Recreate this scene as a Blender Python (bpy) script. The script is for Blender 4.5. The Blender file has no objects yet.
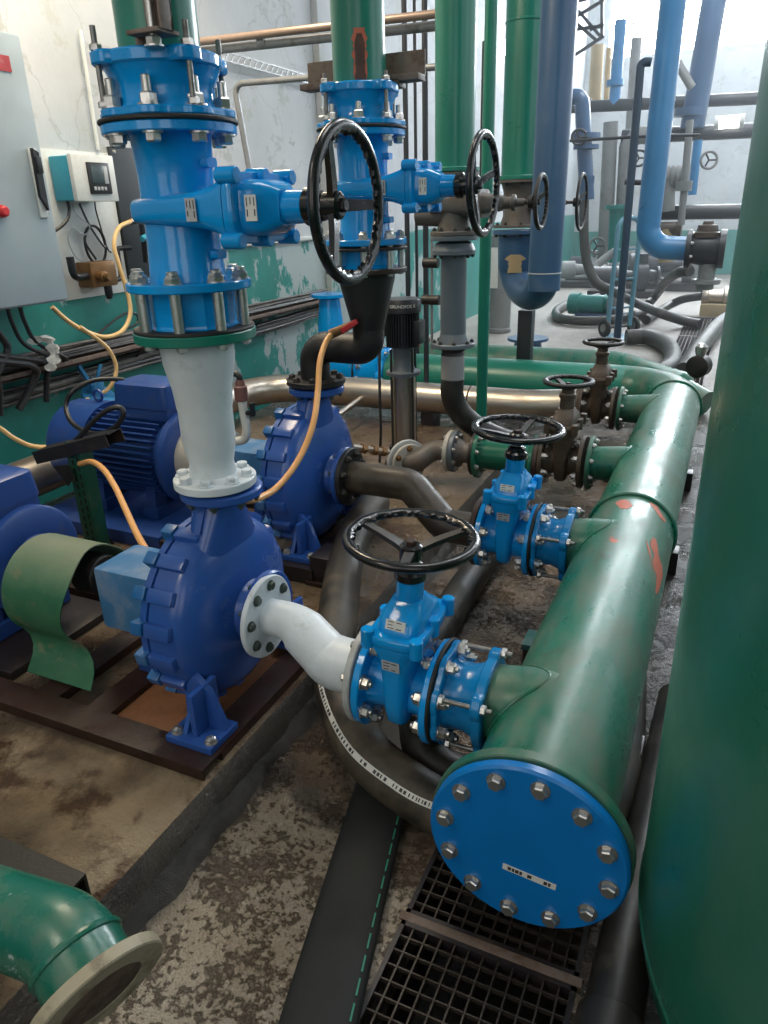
import bpy, bmesh, math, random
from mathutils import Vector, Matrix, Quaternion
random.seed(7)
PI = math.pi
S = bpy.context.scene
C = S.collection
V = Vector

# ------------------------------------------------------------------ mesh builder
def basis(a, hint=None):
    a = V(a).normalized()
    h = V(hint) if hint else (V((0, 0, 1)) if abs(a.z) < .9 else V((0, 1, 0)))
    u = h.cross(a)
    if u.length < 1e-6:
        u = V((1, 0, 0)).cross(a)
    u.normalize()
    return u, a.cross(u), a

def smooth_path(pts, k=6):
    pts = [V(p) for p in pts]
    if len(pts) < 3 or k < 2:
        return pts
    out = []
    for i in range(len(pts) - 1):
        p0 = pts[i - 1] if i else pts[0] * 2 - pts[1]
        p1, p2 = pts[i], pts[i + 1]
        p3 = pts[i + 2] if i + 2 < len(pts) else pts[-1] * 2 - pts[-2]
        for j in range(k):
            t = j / k
            out.append(.5 * ((2 * p1) + (p2 - p0) * t + (2 * p0 - 5 * p1 + 4 * p2 - p3) * t * t + (3 * p1 - p0 - 3 * p2 + p3) * t ** 3))
    out.append(pts[-1])
    return out

def bend_path(pts, rad, k=8):
    """polyline whose corners are rounded with circular-looking bends of radius rad"""
    pts = [V(p) for p in pts]
    out = [pts[0]]
    for i in range(1, len(pts) - 1):
        p, a, b = pts[i], pts[i - 1], pts[i + 1]
        da, db = (a - p), (b - p)
        ang = da.angle(db)
        r = rad[i - 1] if isinstance(rad, (list, tuple)) else rad
        d = min(r / max(math.tan(ang / 2), .05), da.length * .49, db.length * .49)
        s, e = p + da.normalized() * d, p + db.normalized() * d
        w = math.sin(ang / 2)
        for j in range(k + 1):
            t = j / k
            b0, b1, b2 = (1 - t) ** 2, 2 * t * (1 - t) * w, t * t
            out.append((s * b0 + p * b1 + e * b2) / (b0 + b1 + b2))
    out.append(pts[-1])
    return out

class MB:
    def __init__(s):
        s.v, s.f = [], []
    def ring_strip(s, rings, closed=True, cap0=True, cap1=True):
        n = len(rings[0]); b = len(s.v)
        for r in rings:
            s.v.extend(V(p) for p in r)
        for i in range(len(rings) - 1):
            for j in range(n if closed else n - 1):
                k = (j + 1) % n
                s.f.append((b + i * n + j, b + i * n + k, b + (i + 1) * n + k, b + (i + 1) * n + j))
        if cap0: s.f.append(tuple(b + j for j in reversed(range(n))))
        if cap1: s.f.append(tuple(b + (len(rings) - 1) * n + j for j in range(n)))
        return s
    def lathe(s, prof, o=(0, 0, 0), a=(0, 0, 1), n=32, cap0=True, cap1=True):
        """prof: (height along a, radius)"""
        u, w, a = basis(a); o = V(o)
        rings = []
        for h, r in prof:
            r = max(r, 1e-4)
            rings.append([o + a * h + (u * math.cos(t) + w * math.sin(t)) * r for t in (2 * PI * j / n for j in range(n))])
        return s.ring_strip(rings, True, cap0, cap1)
    def cyl(s, p0, p1, r, r1=None, n=24, ch=0):
        p0, p1 = V(p0), V(p1); L = (p1 - p0).length; r1 = r if r1 is None else r1
        pr = [(0, r), (L, r1)] if not ch else [(0, r - ch), (ch, r), (L - ch, r1), (L, r1 - ch)]
        return s.lathe(pr, p0, p1 - p0, n)
    def pipe(s, p0, p1, r, ri, n=32):
        """open pipe length with a bore"""
        p0, p1 = V(p0), V(p1); L = (p1 - p0).length
        u, w, a = basis(p1 - p0)
        prof = [(0, ri), (0, r), (L, r), (L, ri), (0, ri)]
        rings = [[p0 + a * h + (u * math.cos(t) + w * math.sin(t)) * q for t in (2 * PI * j / n for j in range(n))] for h, q in prof]
        return s.ring_strip(rings, True, False, False)
    def disc(s, c, a, r, th, ri=0, n=40, ch=.003):
        """flange ring from c along a"""
        if not ri:
            return s.lathe([(0, r - ch), (ch, r), (th - ch, r), (th, r - ch)], c, a, n)
        u, w, a = basis(a); c = V(c)
        prof = [(0, ri), (0, r - ch), (ch, r), (th - ch, r), (th, r - ch), (th, ri), (0, ri)]
        rings = [[c + a * h + (u * math.cos(t) + w * math.sin(t)) * q for t in (2 * PI * j / n for j in range(n))] for h, q in prof]
        return s.ring_strip(rings, True, False, False)
    def tube(s, pts, r, n=12, k=6, cap=True, wav=0):
        pts = smooth_path(pts, k) if k else [V(p) for p in pts]
        m = len(pts)
        rad = r if callable(r) else (lambda t: r)
        if isinstance(r, (list, tuple)):
            def rad(t):
                x = t * (len(r) - 1); i = min(int(x), len(r) - 2); return r[i] + (r[i + 1] - r[i]) * (x - i)
        t0 = (pts[1] - pts[0]).normalized()
        u, w, _ = basis(t0)
        rings = []
        for i, p in enumerate(pts):
            t = (pts[min(i + 1, m - 1)] - pts[max(i - 1, 0)]).normalized()
            q = t0.rotation_difference(t); u = (q @ u); u = (u - t * u.dot(t)).normalized(); w = t.cross(u); t0 = t
            R = rad(i / (m - 1)) * (1 + (wav if i % 2 else 0))
            rings.append([p + (u * math.cos(2 * PI * j / n) + w * math.sin(2 * PI * j / n)) * R for j in range(n)])
        return s.ring_strip(rings, True, cap, cap)
    def torus(s, c, a, R, ra, rh=None, n=64, m=12, wav=0, wn=0):
        rh = rh or ra; u, w, a = basis(a); c = V(c); b = len(s.v)
        for i in range(n):
            t = 2 * PI * i / n; d = u * math.cos(t) + w * math.sin(t)
            for j in range(m):
                q = 2 * PI * j / m; rr = ra * math.cos(q)
                if rr < 0 and wav: rr += wav * max(0, math.cos(t * wn)) * math.cos(q)
                s.v.append(c + d * (R + rr) + a * (rh * math.sin(q)))
        for i in range(n):
            for j in range(m):
                i2, j2 = (i + 1) % n, (j + 1) % m
                s.f.append((b + i * m + j, b + i2 * m + j, b + i2 * m + j2, b + i * m + j2))
        return s
    def box(s, lo, hi, ch=0, M=None):
        bm = bmesh.new(); bmesh.ops.create_cube(bm, size=1)
        lo, hi = V(lo), V(hi)
        for v in bm.verts:
            v.co = V([(lo[i] + hi[i]) / 2 + v.co[i] * (hi[i] - lo[i]) for i in range(3)])
        if ch:
            bmesh.ops.bevel(bm, geom=bm.edges[:], offset=ch, segments=2, affect='EDGES', profile=.6)
        b = len(s.v)
        s.v.extend((M @ v.co if M else v.co.copy()) for v in bm.verts)
        bm.verts.index_update()
        s.f.extend(tuple(b + v.index for v in f.verts) for f in bm.faces)
        bm.free(); return s
    def bar(s, p0, p1, w, h, ch=0, up=(0, 0, 1)):
        p0, p1 = V(p0), V(p1); a = p1 - p0; u, q, a2 = basis(a, up)
        M = Matrix((( u.x, q.x, a2.x, p0.x), (u.y, q.y, a2.y, p0.y), (u.z, q.z, a2.z, p0.z), (0, 0, 0, 1)))
        return s.box((-w / 2, -h / 2, 0), (w / 2, h / 2, a.length), ch, M)
    def flat(s, pts, hw, hh, n=20, k=8):
        pts = smooth_path(pts, k); m = len(pts); rings = []
        for i, p in enumerate(pts):
            t = (pts[min(i + 1, m - 1)] - pts[max(i - 1, 0)]).normalized(); sd = V((0, 0, 1)).cross(t).normalized(); up_ = t.cross(sd)
            rings.append([p + sd * (hw * math.copysign(abs(math.cos(q)) ** .6, math.cos(q))) + up_ * (hh * math.sin(q)) for q in (2 * PI * j / n for j in range(n))])
        return s.ring_strip(rings)
    def prism(s, poly, o, u, w, depth):
        """polygon in the (u, w) plane at o, extruded by depth along u x w"""
        o, u, w = V(o), V(u), V(w); a = u.cross(w).normalized()
        r0 = [o + u * x + w * y for x, y in poly]
        return s.ring_strip([r0, [p + a * depth for p in r0]])
    def lobed(s, c, a, r, lobe, nl, th, ri, n=96, wid=.16, ph=0):
        """ring whose rim carries nl rounded lugs"""
        u, w, a = basis(a); c = V(c)
        def R(t):
            d = abs(((t - ph) * nl / (2 * PI) + .5) % 1 - .5) * 2 * PI / nl
            return r + lobe * max(0, 1 - (d / wid) ** 2) ** .5 if d < wid else r
        ring = lambda h, f: [c + a * h + (u * math.cos(t) + w * math.sin(t)) * f(t) for t in (2 * PI * j / n for j in range(n))]
        ch = th * .15
        s.ring_strip([ring(0, lambda t: ri), ring(0, lambda t: R(t) - ch), ring(ch, R), ring(th - ch, R), ring(th, lambda t: R(t) - ch), ring(th, lambda t: ri), ring(0, lambda t: ri)], True, False, False)
        return s
    def superloft(s, secs, axis='Z', e=4., n=40, o=(0, 0, 0)):
        """secs: (h, half1, half2[, c1, c2]) rounded-rectangle sections"""
        rings = []
        for q in secs:
            h, a, b = q[:3]; c1, c2 = (q[3], q[4]) if len(q) > 3 else (0, 0)
            ring = []
            for j in range(n):
                t = 2 * PI * j / n; ct, st = math.cos(t), math.sin(t)
                x = math.copysign(abs(ct) ** (2 / e), ct) * a + c1; y = math.copysign(abs(st) ** (2 / e), st) * b + c2
                p = (x, y, h) if axis == 'Z' else ((h, x, y) if axis == 'X' else (y, h, x))
                ring.append(V(p) + V(o))
            rings.append(ring)
        return s.ring_strip(rings)
    def hexa(s, p, a, r, h, ch=None):
        ch = ch or h * .18
        return s.lathe([(0, r), (h - ch, r), (h, r * .82)], p, a, 6)
    def join(s, o):
        b = len(s.v); s.v.extend(o.v); s.f.extend(tuple(b + i for i in f) for f in o.f); return s
    def mesh(s, name, inv=None, sharp=.6):
        me = bpy.data.meshes.new(name)
        vs = [tuple(inv @ p) if inv else tuple(p) for p in s.v]
        me.from_pydata(vs, [], s.f); me.validate(); me.update()
        bm = bmesh.new(); bm.from_mesh(me); bmesh.ops.recalc_face_normals(bm, faces=bm.faces[:]); bm.to_mesh(me); bm.free()
        me.polygons.foreach_set('use_smooth', [True] * len(me.polygons))
        me.set_sharp_from_angle(angle=sharp)
        return me

# ------------------------------------------------------------------ scene objects
def tag(o, label=None, cat=None, group=None, kind=None):
    if label: o['label'] = label
    if cat: o['category'] = cat
    if group: o['group'] = group
    if kind: o['kind'] = kind
    return o
ROOTM = {}
def thing(name, label, cat, loc=(0, 0, 0), group=None):
    o = bpy.data.objects.new(name, None); C.objects.link(o)
    o.location = loc; o.empty_display_size = .05; tag(o, label, cat, group)
    ROOTM[o.name] = Matrix.Translation(V(loc)).inverted(); return o
def root_of(o):
    while o.parent: o = o.parent
    return o
def part(name, mb, mat, parent, local=False, label=None, sharp=.6):
    r = root_of(parent)
    me = mb.mesh(name, None if local else ROOTM[r.name], sharp); me.materials.append(mat)
    o = bpy.data.objects.new(name, me); C.objects.link(o); o.parent = parent
    if label: o['label'] = label
    return o
def single(name, mb, mat, label, cat, group=None, kind=None, sharp=.6):
    me = mb.mesh(name, None, sharp); me.materials.append(mat)
    o = bpy.data.objects.new(name, me); C.objects.link(o)
    return tag(o, label, cat, group, kind)
def structure(name, mb, mat):
    return single(name, mb, mat, None, None, None, 'structure')
_bm = {}
def bolt_mesh(r, head, tail, mat, both=False, washer=True):
    """hex head on +Z side of the origin; tail > 0: threaded shank beyond the head"""
    k = (round(r, 4), round(head, 4), round(tail, 4), mat.name, both)
    if k not in _bm:
        m = MB()
        if washer: m.lathe([(0, r * 1.25), (r * .22, r * 1.25)], n=16)
        m.hexa((0, 0, r * .2), (0, 0, 1), r, head)
        if tail: m.cyl((0, 0, head), (0, 0, head + tail), r * .52, n=12, ch=r * .12)
        me = m.mesh('bolt'); me.materials.append(mat); _bm[k] = me
    return _bm[k]
def put_bolt(parent, p, a, me, name='bolt', local=False, roll=0):
    """bolt child whose +Z runs along a"""
    o = bpy.data.objects.new(name, me); C.objects.link(o); o.parent = parent
    u, w, a = basis(a)
    q = Matrix((u, w, a)).transposed().to_quaternion() @ Quaternion((0, 0, 1), roll)
    o.rotation_mode = 'QUATERNION'; o.rotation_quaternion = q
    o.location = V(p) if local else ROOTM[root_of(parent).name] @ V(p)
    return o
def bolt_ring(parent, c, a, R, n, r, head, tail, mat, ph=0, local=False, name='bolt'):
    me = bolt_mesh(r, head, tail, mat)
    u, w, a = basis(a); c = V(c)
    for i in range(n):
        t = 2 * PI * (i + .5) / n + ph
        put_bolt(parent, c + (u * math.cos(t) + w * math.sin(t)) * R, a, me, name, local, random.random() * 2)
def place(root, M):
    """give an authored-at-origin thing its place in the room"""
    root.matrix_world = M
def orient(loc, ex, ey, ez):
    return Matrix(((ex[0], ey[0], ez[0], loc[0]), (ex[1], ey[1], ez[1], loc[1]), (ex[2], ey[2], ez[2], loc[2]), (0, 0, 0, 1)))

# ------------------------------------------------------------------ materials
class NT:
    def __init__(s, name):
        s.m = bpy.data.materials.new(name); s.m.use_nodes = True; s.t = s.m.node_tree
        s.b = s.t.nodes['Principled BSDF']; s.n = s.t.nodes; s.l = s.t.links
        s.co = s.n.new('ShaderNodeTexCoord').outputs['Object']
    def geo(s): return s.n.new('ShaderNodeNewGeometry')
    def noise(s, sc, det=4, rough=.6, src=None, stretch=None):
        x = s.n.new('ShaderNodeTexNoise'); x.inputs['Scale'].default_value = sc; x.inputs['Detail'].default_value = det; x.inputs['Roughness'].default_value = rough
        src = src or s.co
        if stretch:
            mp = s.n.new('ShaderNodeMapping'); mp.inputs['Scale'].default_value = stretch; s.l.new(src, mp.inputs['Vector']); src = mp.outputs['Vector']
        s.l.new(src, x.inputs['Vector']); return x.outputs['Fac']
    def ramp(s, fac, *stops):
        r = s.n.new('ShaderNodeValToRGB'); e = r.color_ramp.elements
        while len(e) < len(stops): e.new(.5)
        for i, (p, c) in enumerate(stops):
            e[i].position = p; e[i].color = (*c, 1) if isinstance(c, tuple) else (c, c, c, 1)
        s.l.new(fac, r.inputs['Fac']); return r.outputs['Color']
    def mix(s, fac, a, b):
        x = s.n.new('ShaderNodeMix'); x.data_type = 'RGBA'
        for k, val in ((0, fac), (6, a), (7, b)):
            if k and isinstance(val, (int, float)): val = (val, val, val)
            if isinstance(val, (int, float)): x.inputs[k].default_value = val
            elif isinstance(val, tuple): x.inputs[k].default_value = (*val, 1)
            else: s.l.new(val, x.inputs[k])
        return x.outputs[2]
    def math(s, op, a, b=0.):
        x = s.n.new('ShaderNodeMath'); x.operation = op
        for k, val in ((0, a), (1, b)):
            if isinstance(val, (int, float)): x.inputs[k].default_value = val
            else: s.l.new(val, x.inputs[k])
        return x.outputs[0]
    def sep(s, src=None):
        x = s.n.new('ShaderNodeSeparateXYZ'); s.l.new(src or s.co, x.inputs[0]); return x.outputs
    def set(s, key, val):
        if isinstance(val, (int, float)): s.b.inputs[key].default_value = val
        elif isinstance(val, tuple): s.b.inputs[key].default_value = (*val, 1) if len(val) == 3 else val
        else: s.l.new(val, s.b.inputs[key])
    def bump(s, h, st=.3, dist=.01):
        x = s.n.new('ShaderNodeBump'); x.inputs['Strength'].default_value = st; x.inputs['Distance'].default_value = dist
        s.l.new(h, x.inputs['Height']); s.l.new(x.outputs['Normal'], s.b.inputs['Normal'])

def paint(name, col, rough=.3, dirt=None, amt=.4, scale=6., bump=.12, chips=None, chip_amt=.3, metal=0., spots=None):
    """painted or worn surface: base colour, patchy dirt, optional chips"""
    k = NT(name)
    n1 = k.noise(scale, 6, .65)
    c = k.mix(k.ramp(k.noise(scale * .5, 3), (.35, 0.), (.7, 1.)), tuple(x * .88 for x in col), tuple(min(1, x * 1.1) for x in col))
    if dirt:
        f = k.ramp(n1, (.62 - amt * .3, 0.), (.78 - amt * .2, 1.))
        f = k.math('MULTIPLY', f, .75)
        c = k.mix(f, c, dirt)
        k.set('Roughness', k.math('ADD', k.math('MULTIPLY', f, .35), rough))
    else:
        k.set('Roughness', k.math('ADD', k.math('MULTIPLY', n1, .16), rough - .08))
    if chips:
        g = k.ramp(k.noise(scale * 1.7, 8, .7), (.72 - chip_amt * .25, 0.), (.735 - chip_amt * .25, 1.))
        c = k.mix(g, c, chips)
    k.set('Base Color', c); k.set('Metallic', metal)
    k.bump(k.noise(scale * 9, 4, .6), bump, .004)
    return k.m
def plain(name, col, rough=.5, metal=0., emit=None, st=0.):
    k = NT(name); n = k.noise(30, 3)
    k.set('Base Color', k.mix(n, tuple(x * .85 for x in col), tuple(min(1, x * 1.12) for x in col)))
    k.set('Roughness', rough); k.set('Metallic', metal)
    if emit:
        k.set('Emission Color', emit); k.set('Emission Strength', st)
    return k.m

DUST = (.16, .15, .12)
valve_blue = paint('valve_blue_enamel', (.003, .27, .68), .13, None, scale=5, bump=.1)
adaptor_blue = paint('adaptor_blue_enamel', (.003, .19, .47), .2, None, scale=5, bump=.1)
cap_blue = paint('cap_blue_enamel', (.003, .165, .50), .24, None, scale=4, bump=.1)
pump_blue = paint('pump_blue_paint', (.025, .088, .34), .24, (.10, .13, .24), .1, 5, .12)
motor_blue = paint('motor_blue_paint', (.020, .064, .25), .32, (.06, .065, .12), .15, 6, .12)
block_blue = paint('weathered_light_blue_paint', (.045, .17, .36), .42, (.22, .26, .33), .5, 9, .1)
lobe_blue = paint('cover_blue_paint', (.015, .12, .33), .32, (.10, .16, .30), .2, 8, .1)
green_pipe = paint('green_pipe_paint', (.010, .125, .075), .24, (.055, .085, .055), .35, 3.2, .08)
green_col = paint('green_column_paint', (.010, .17, .12), .3, None, .2, 4, .06)
green_old = paint('old_green_paint', (.008, .115, .080), .25, (.10, .13, .09), .3, 5, .1, (.26, .34, .34), .42)
green_guard = None
white_paint = paint('white_pipe_paint', (.60, .66, .70), .38, (.36, .38, .36), .15, 9, .25)
grey_flange = paint('grey_primer', (.40, .42, .42), .45, (.22, .21, .18), .35, 12, .15)
grey_pipe = paint('grey_pipe_paint', (.10, .125, .145), .4, (.13, .12, .11), .3, 8, .1)
grey_valve = paint('rusty_grey_cast', (.11, .10, .09), .5, (.10, .055, .03), .45, 14, .2)
brown_valve = paint('brown_cast_iron', (.075, .052, .035), .45, (.03, .022, .016), .4, 14, .25)
black_iron = paint('black_gloss_iron', (.008, .008, .009), .2, (.03, .024, .02), .1, 20, .1)
black_worn = paint('worn_black_coating', (.013, .012, .012), .45, (.038, .028, .02), .3, 10, .2)
rubber = paint('black_rubber', (.016, .015, .013), .45, (.075, .065, .05), .4, 6, .15)
gasket = plain('gasket_black', (.01, .01, .01), .6)
rust = paint('rusty_steel', (.036, .016, .011), .30, (.012, .008, .006), .6, 12, .3)
rust_pale = paint('rusty_plate', (.16, .12, .10), .55, (.08, .04, .025), .5, 16, .2)
dark_steel = paint('dark_painted_steel', (.020, .016, .018), .38, (.05, .03, .02), .25, 9, .2)
steel = paint('zinc_bolt_steel', (.52, .51, .49), .28, (.22, .18, .14), .3, 40, .1, metal=.85)
rod_steel = paint('dull_rod_steel', (.22, .22, .21), .4, (.12, .10, .08), .35, 40, .1, metal=.7)
bolt_dark = paint('greenish_bolt_head', (.06, .085, .075), .4, (.12, .13, .12), .3, 40, .1, metal=.4)
bolt_black = paint('dark_bolt_steel', (.05, .048, .045), .4, (.10, .08, .06), .3, 40, .1, metal=.5)
stainless = paint('stainless_steel', (.50, .45, .39), .3, (.26, .17, .10), .3, 5, .06, metal=.9)
grey_conduit = paint('grey_conduit', (.26, .27, .28), .35, (.12, .11, .10), .3, 8, .1, metal=.3)
cream_dusty = paint('dusty_cream_paint', (.42, .40, .35), .5, (.25, .22, .18), .3, 8, .1)
yellow_hose = plain('yellow_plastic_hose', (.70, .46, .20), .35)
orange_hose = plain('orange_plastic_hose', (.70, .36, .13), .35)
black_cable = plain('black_cable', (.018, .018, .02), .4)
dust_cable = paint('dusty_cable', (.075, .072, .068), .55, (.22, .205, .19), .6, 4, .1)
red_plastic = plain('red_plastic', (.55, .03, .035), .35)
brass = paint('tarnished_brass', (.22, .12, .05), .4, (.05, .035, .02), .3, 18, .15, metal=.6)
cabinet_grey = paint('cabinet_grey', (.30, .36, .39), .42, None, scale=3, bump=.03)
white_plastic = plain('white_plastic', (.62, .64, .62), .4)
cyan_plastic = plain('cyan_plastic', (.03, .30, .42), .4)
black_plastic = plain('black_plastic', (.015, .016, .018), .35)
screen_grey = plain('screen_grey', (.05, .075, .085), .2)
label_white = plain('label_white', (.66, .66, .62), .45)
label_grey = plain('label_silver', (.40, .42, .44), .35)
ink = plain('label_ink', (.03, .03, .035), .5)
cloth_white = plain('white_cloth', (.62, .60, .54), .8)
far_blue = paint('far_blue_pipe', (.035, .19, .40), .3, None, scale=4, bump=.05)
steel_blue = paint('slate_blue_pipe', (.038, .095, .19), .3, (.08, .13, .2), .2, 3, .05)
far_teal = paint('far_teal_paint', (.03, .22, .20), .4, None, scale=4, bump=.05)
far_grey = paint('far_grey_pipe', (.20, .21, .21), .45, (.12, .11, .10), .3, 6, .1)
far_dark = paint('far_dark_pipe', (.020, .024, .030), .4, None, scale=5, bump=.05)
hose_grey = paint('grey_rubber_hose', (.055, .055, .052), .5, (.10, .095, .085), .3, 7, .1)
truck_blue = paint('hand_truck_blue', (.10, .25, .33), .35, None, scale=8, bump=.05)
# ------------------------------------------------------------------ special materials
def wall_material(name, top_z=1.41, peel=1.0):
    k = NT(name); X = k.sep()
    edge = k.math('ADD', X[2], k.math('MULTIPLY', k.math('SUBTRACT', k.noise(5, 3), .5), .03))
    isteal = k.math('LESS_THAN', edge, top_z)
    white = k.mix(k.ramp(k.noise(1.1, 5), (.3, 0.), (.7, 1.)), (.40, .43, .45), (.52, .54, .56))
    white = k.mix(k.ramp(k.noise(2.3, 8, .7), (.56, 0.), (.60, 1.)), white, (.40, .42, .41))
    white = k.mix(k.ramp(k.noise(3.4, 9, .75), (.66, 0.), (.68, 1.)), white, (.27, .28, .27))
    crack = k.n.new('ShaderNodeTexVoronoi'); crack.feature = 'DISTANCE_TO_EDGE'; crack.inputs['Scale'].default_value = 1.3
    wob = k.n.new('ShaderNodeTexNoise'); wob.inputs['Scale'].default_value = 3; wob.inputs['Detail'].default_value = 6
    k.l.new(k.co, wob.inputs['Vector'])
    vm = k.n.new('ShaderNodeVectorMath'); vm.operation = 'ADD'; k.l.new(k.co, vm.inputs[0])
    vs = k.n.new('ShaderNodeVectorMath'); vs.operation = 'SCALE'; vs.inputs['Scale'].default_value = .5
    k.l.new(wob.outputs['Color'], vs.inputs[0]); k.l.new(vs.outputs[0], vm.inputs[1]); k.l.new(vm.outputs[0], crack.inputs['Vector'])
    cr = k.ramp(crack.outputs['Distance'], (0., 1.), (.012, 0.))
    white = k.mix(k.math('MULTIPLY', cr, .35), white, (.22, .22, .21))
    teal = k.mix(k.ramp(k.noise(1.6, 5), (.3, 0.), (.75, 1.)), (.012, .17, .145), (.020, .25, .22))
    if peel:
        # paint loss grows along the wall, away from the cabinet
        grow = k.math('MULTIPLY', k.math('SUBTRACT', k.math('MINIMUM', X[1], k.math('SUBTRACT', 15., X[1])), 4.3), .055)
        f = k.math('ADD', k.noise(3.2, 9, .68, stretch=(1, 1, .6)), grow)
        teal = k.mix(k.ramp(f, (.59, 0.), (.615, 1.)), teal, (.36, .42, .42))
        teal = k.mix(k.ramp(k.noise(6.5, 8, .7), (.66, 0.), (.68, 1.)), teal, (.20, .23, .22))
    c = k.mix(isteal, white, teal)
    k.set('Base Color', c); k.set('Roughness', k.math('SUBTRACT', .8, k.math('MULTIPLY', isteal, .32)))
    k.bump(k.noise(7, 9, .7), .25, .02)
    return k.m

def floor_material():
    k = NT('wet_worn_concrete'); X = k.sep()
    clean = k.mix(k.ramp(k.noise(.9, 6), (.3, 0.), (.7, 1.)), (.27, .25, .225), (.37, .345, .31))
    sand = k.mix(k.ramp(k.noise(2.2, 7, .65), (.32, 0.), (.68, 1.)), (.17, .13, .085), (.31, .27, .21))
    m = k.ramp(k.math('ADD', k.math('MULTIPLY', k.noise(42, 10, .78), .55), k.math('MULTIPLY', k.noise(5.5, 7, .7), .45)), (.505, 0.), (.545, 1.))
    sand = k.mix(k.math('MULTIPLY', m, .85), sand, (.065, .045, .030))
    g = k.ramp(k.noise(3.3, 7, .6), (.60, 0.), (.66, 1.))
    sand = k.mix(k.math('MULTIPLY', g, .7), sand, (.34, .35, .35))
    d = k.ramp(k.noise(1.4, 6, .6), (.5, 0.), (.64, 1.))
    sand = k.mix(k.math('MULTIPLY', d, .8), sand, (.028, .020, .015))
    crevice_shade = k.ramp(k.math('ADD', k.math('MULTIPLY', X[1], .5), k.math('MULTIPLY', k.noise(2.2, 6), .6)), (.98, 0.), (1.22, 1.))  # crevice shade put into the colour: middle floor turned dark brown
    sand = k.mix(k.math('MULTIPLY', crevice_shade, .78), sand, k.mix(k.ramp(k.noise(3, 7), (.4, 0.), (.62, 1.)), (.022, .016, .012), (.12, .075, .042)))
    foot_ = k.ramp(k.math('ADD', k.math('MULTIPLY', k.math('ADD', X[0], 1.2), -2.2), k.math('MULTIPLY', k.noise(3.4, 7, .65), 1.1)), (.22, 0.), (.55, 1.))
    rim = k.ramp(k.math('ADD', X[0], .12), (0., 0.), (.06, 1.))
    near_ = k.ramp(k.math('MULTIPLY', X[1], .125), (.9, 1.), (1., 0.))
    sand = k.mix(k.math('MULTIPLY', k.math('MAXIMUM', foot_, rim), .85), sand, (.018, .014, .011))  # floor darkened by position beside the plinth and right of the header
    # the tidy far half of the hall is dry pale screed
    far = k.ramp(k.math('ADD', k.math('MULTIPLY', X[1], .1), k.math('MULTIPLY', k.noise(1.3, 5), .12)), (.66, 0.), (.74, 1.))
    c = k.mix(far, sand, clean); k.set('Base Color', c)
    wet = k.ramp(k.noise(2.7, 6, .6), (.38, .14), (.62, .42))
    k.set('Roughness', k.mix(far, wet, .55))
    k.set('Specular IOR Level', .6)
    h = k.math('ADD', k.math('MULTIPLY', k.noise(26, 6, .7), .6), k.math('ADD', k.math('MULTIPLY', m, .35), k.math('MULTIPLY', k.noise(110, 3, .6), .4)))
    k.bump(h, .9, .012)
    return k.m

def plinth_material():
    k = NT('oily_tan_concrete'); X = k.sep()
    c = k.mix(k.ramp(k.noise(2.1, 8, .65), (.3, 0.), (.7, 1.)), (.24, .155, .08), (.50, .40, .27))
    c = k.mix(k.ramp(k.noise(4.5, 9, .7), (.50, 0.), (.60, 1.)), c, (.10, .052, .024))
    c = k.mix(k.math('MULTIPLY', k.ramp(k.noise(1.3, 6), (.55, 0.), (.66, 1.)), .8), c, (.03, .02, .014))
    # oil and rust soaked round the pumps, splashed sides
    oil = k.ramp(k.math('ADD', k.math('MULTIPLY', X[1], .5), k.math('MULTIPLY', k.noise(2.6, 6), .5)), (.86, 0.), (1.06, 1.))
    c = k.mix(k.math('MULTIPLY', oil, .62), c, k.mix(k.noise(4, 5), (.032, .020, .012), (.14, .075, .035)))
    side = k.math('LESS_THAN', X[2], .146)
    c = k.mix(k.math('MULTIPLY', side, .7), c, (.075, .072, .062))
    k.set('Base Color', c); k.set('Roughness', k.ramp(k.noise(3.1, 6), (.35, .22), (.65, .38)))
    k.set('Specular IOR Level', .8)
    k.bump(k.math('ADD', k.noise(16, 8, .75), k.math('MULTIPLY', k.noise(60, 4, .7), .7)), 1., .030)
    return k.m

def header_material():
    """worn glossy green with dusty smears and orange primer showing through"""
    k = NT('worn_green_header_paint'); X = k.sep()
    c = k.mix(k.ramp(k.noise(2.5, 4), (.3, 0.), (.7, 1.)), (.010, .105, .062), (.018, .16, .105))
    smear = k.noise(4.2, 8, .66, stretch=(2.2, .8, 1.4))
    c = k.mix(k.math('MULTIPLY', k.ramp(smear, (.44, 0.), (.66, 1.)), .7), c, (.115, .135, .10))
    c = k.mix(k.math('MULTIPLY', k.ramp(k.noise(11, 8, .7), (.58, 0.), (.68, 1.)), .55), c, (.06, .055, .038))
    # scrapes beside the band, about three metres along
    near = k.ramp(k.math('ABSOLUTE', k.math('SUBTRACT', X[1], 1.42)), (.06, 1.), (.34, 0.))
    o = k.ramp(k.math('MULTIPLY', k.noise(5.5, 6, .6, stretch=(1.6, .9, 1)), k.math('ADD', .62, k.math('MULTIPLY', near, .46))), (.70, 0.), (.715, 1.))
    c = k.mix(o, c, (.52, .115, .055))
    k.set('Base Color', c)
    k.set('Roughness', k.math('ADD', .27, k.math('MULTIPLY', k.ramp(smear, (.4, 0.), (.7, 1.)), .28)))
    k.bump(k.noise(40, 5, .6), .12, .004)
    return k.m

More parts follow.
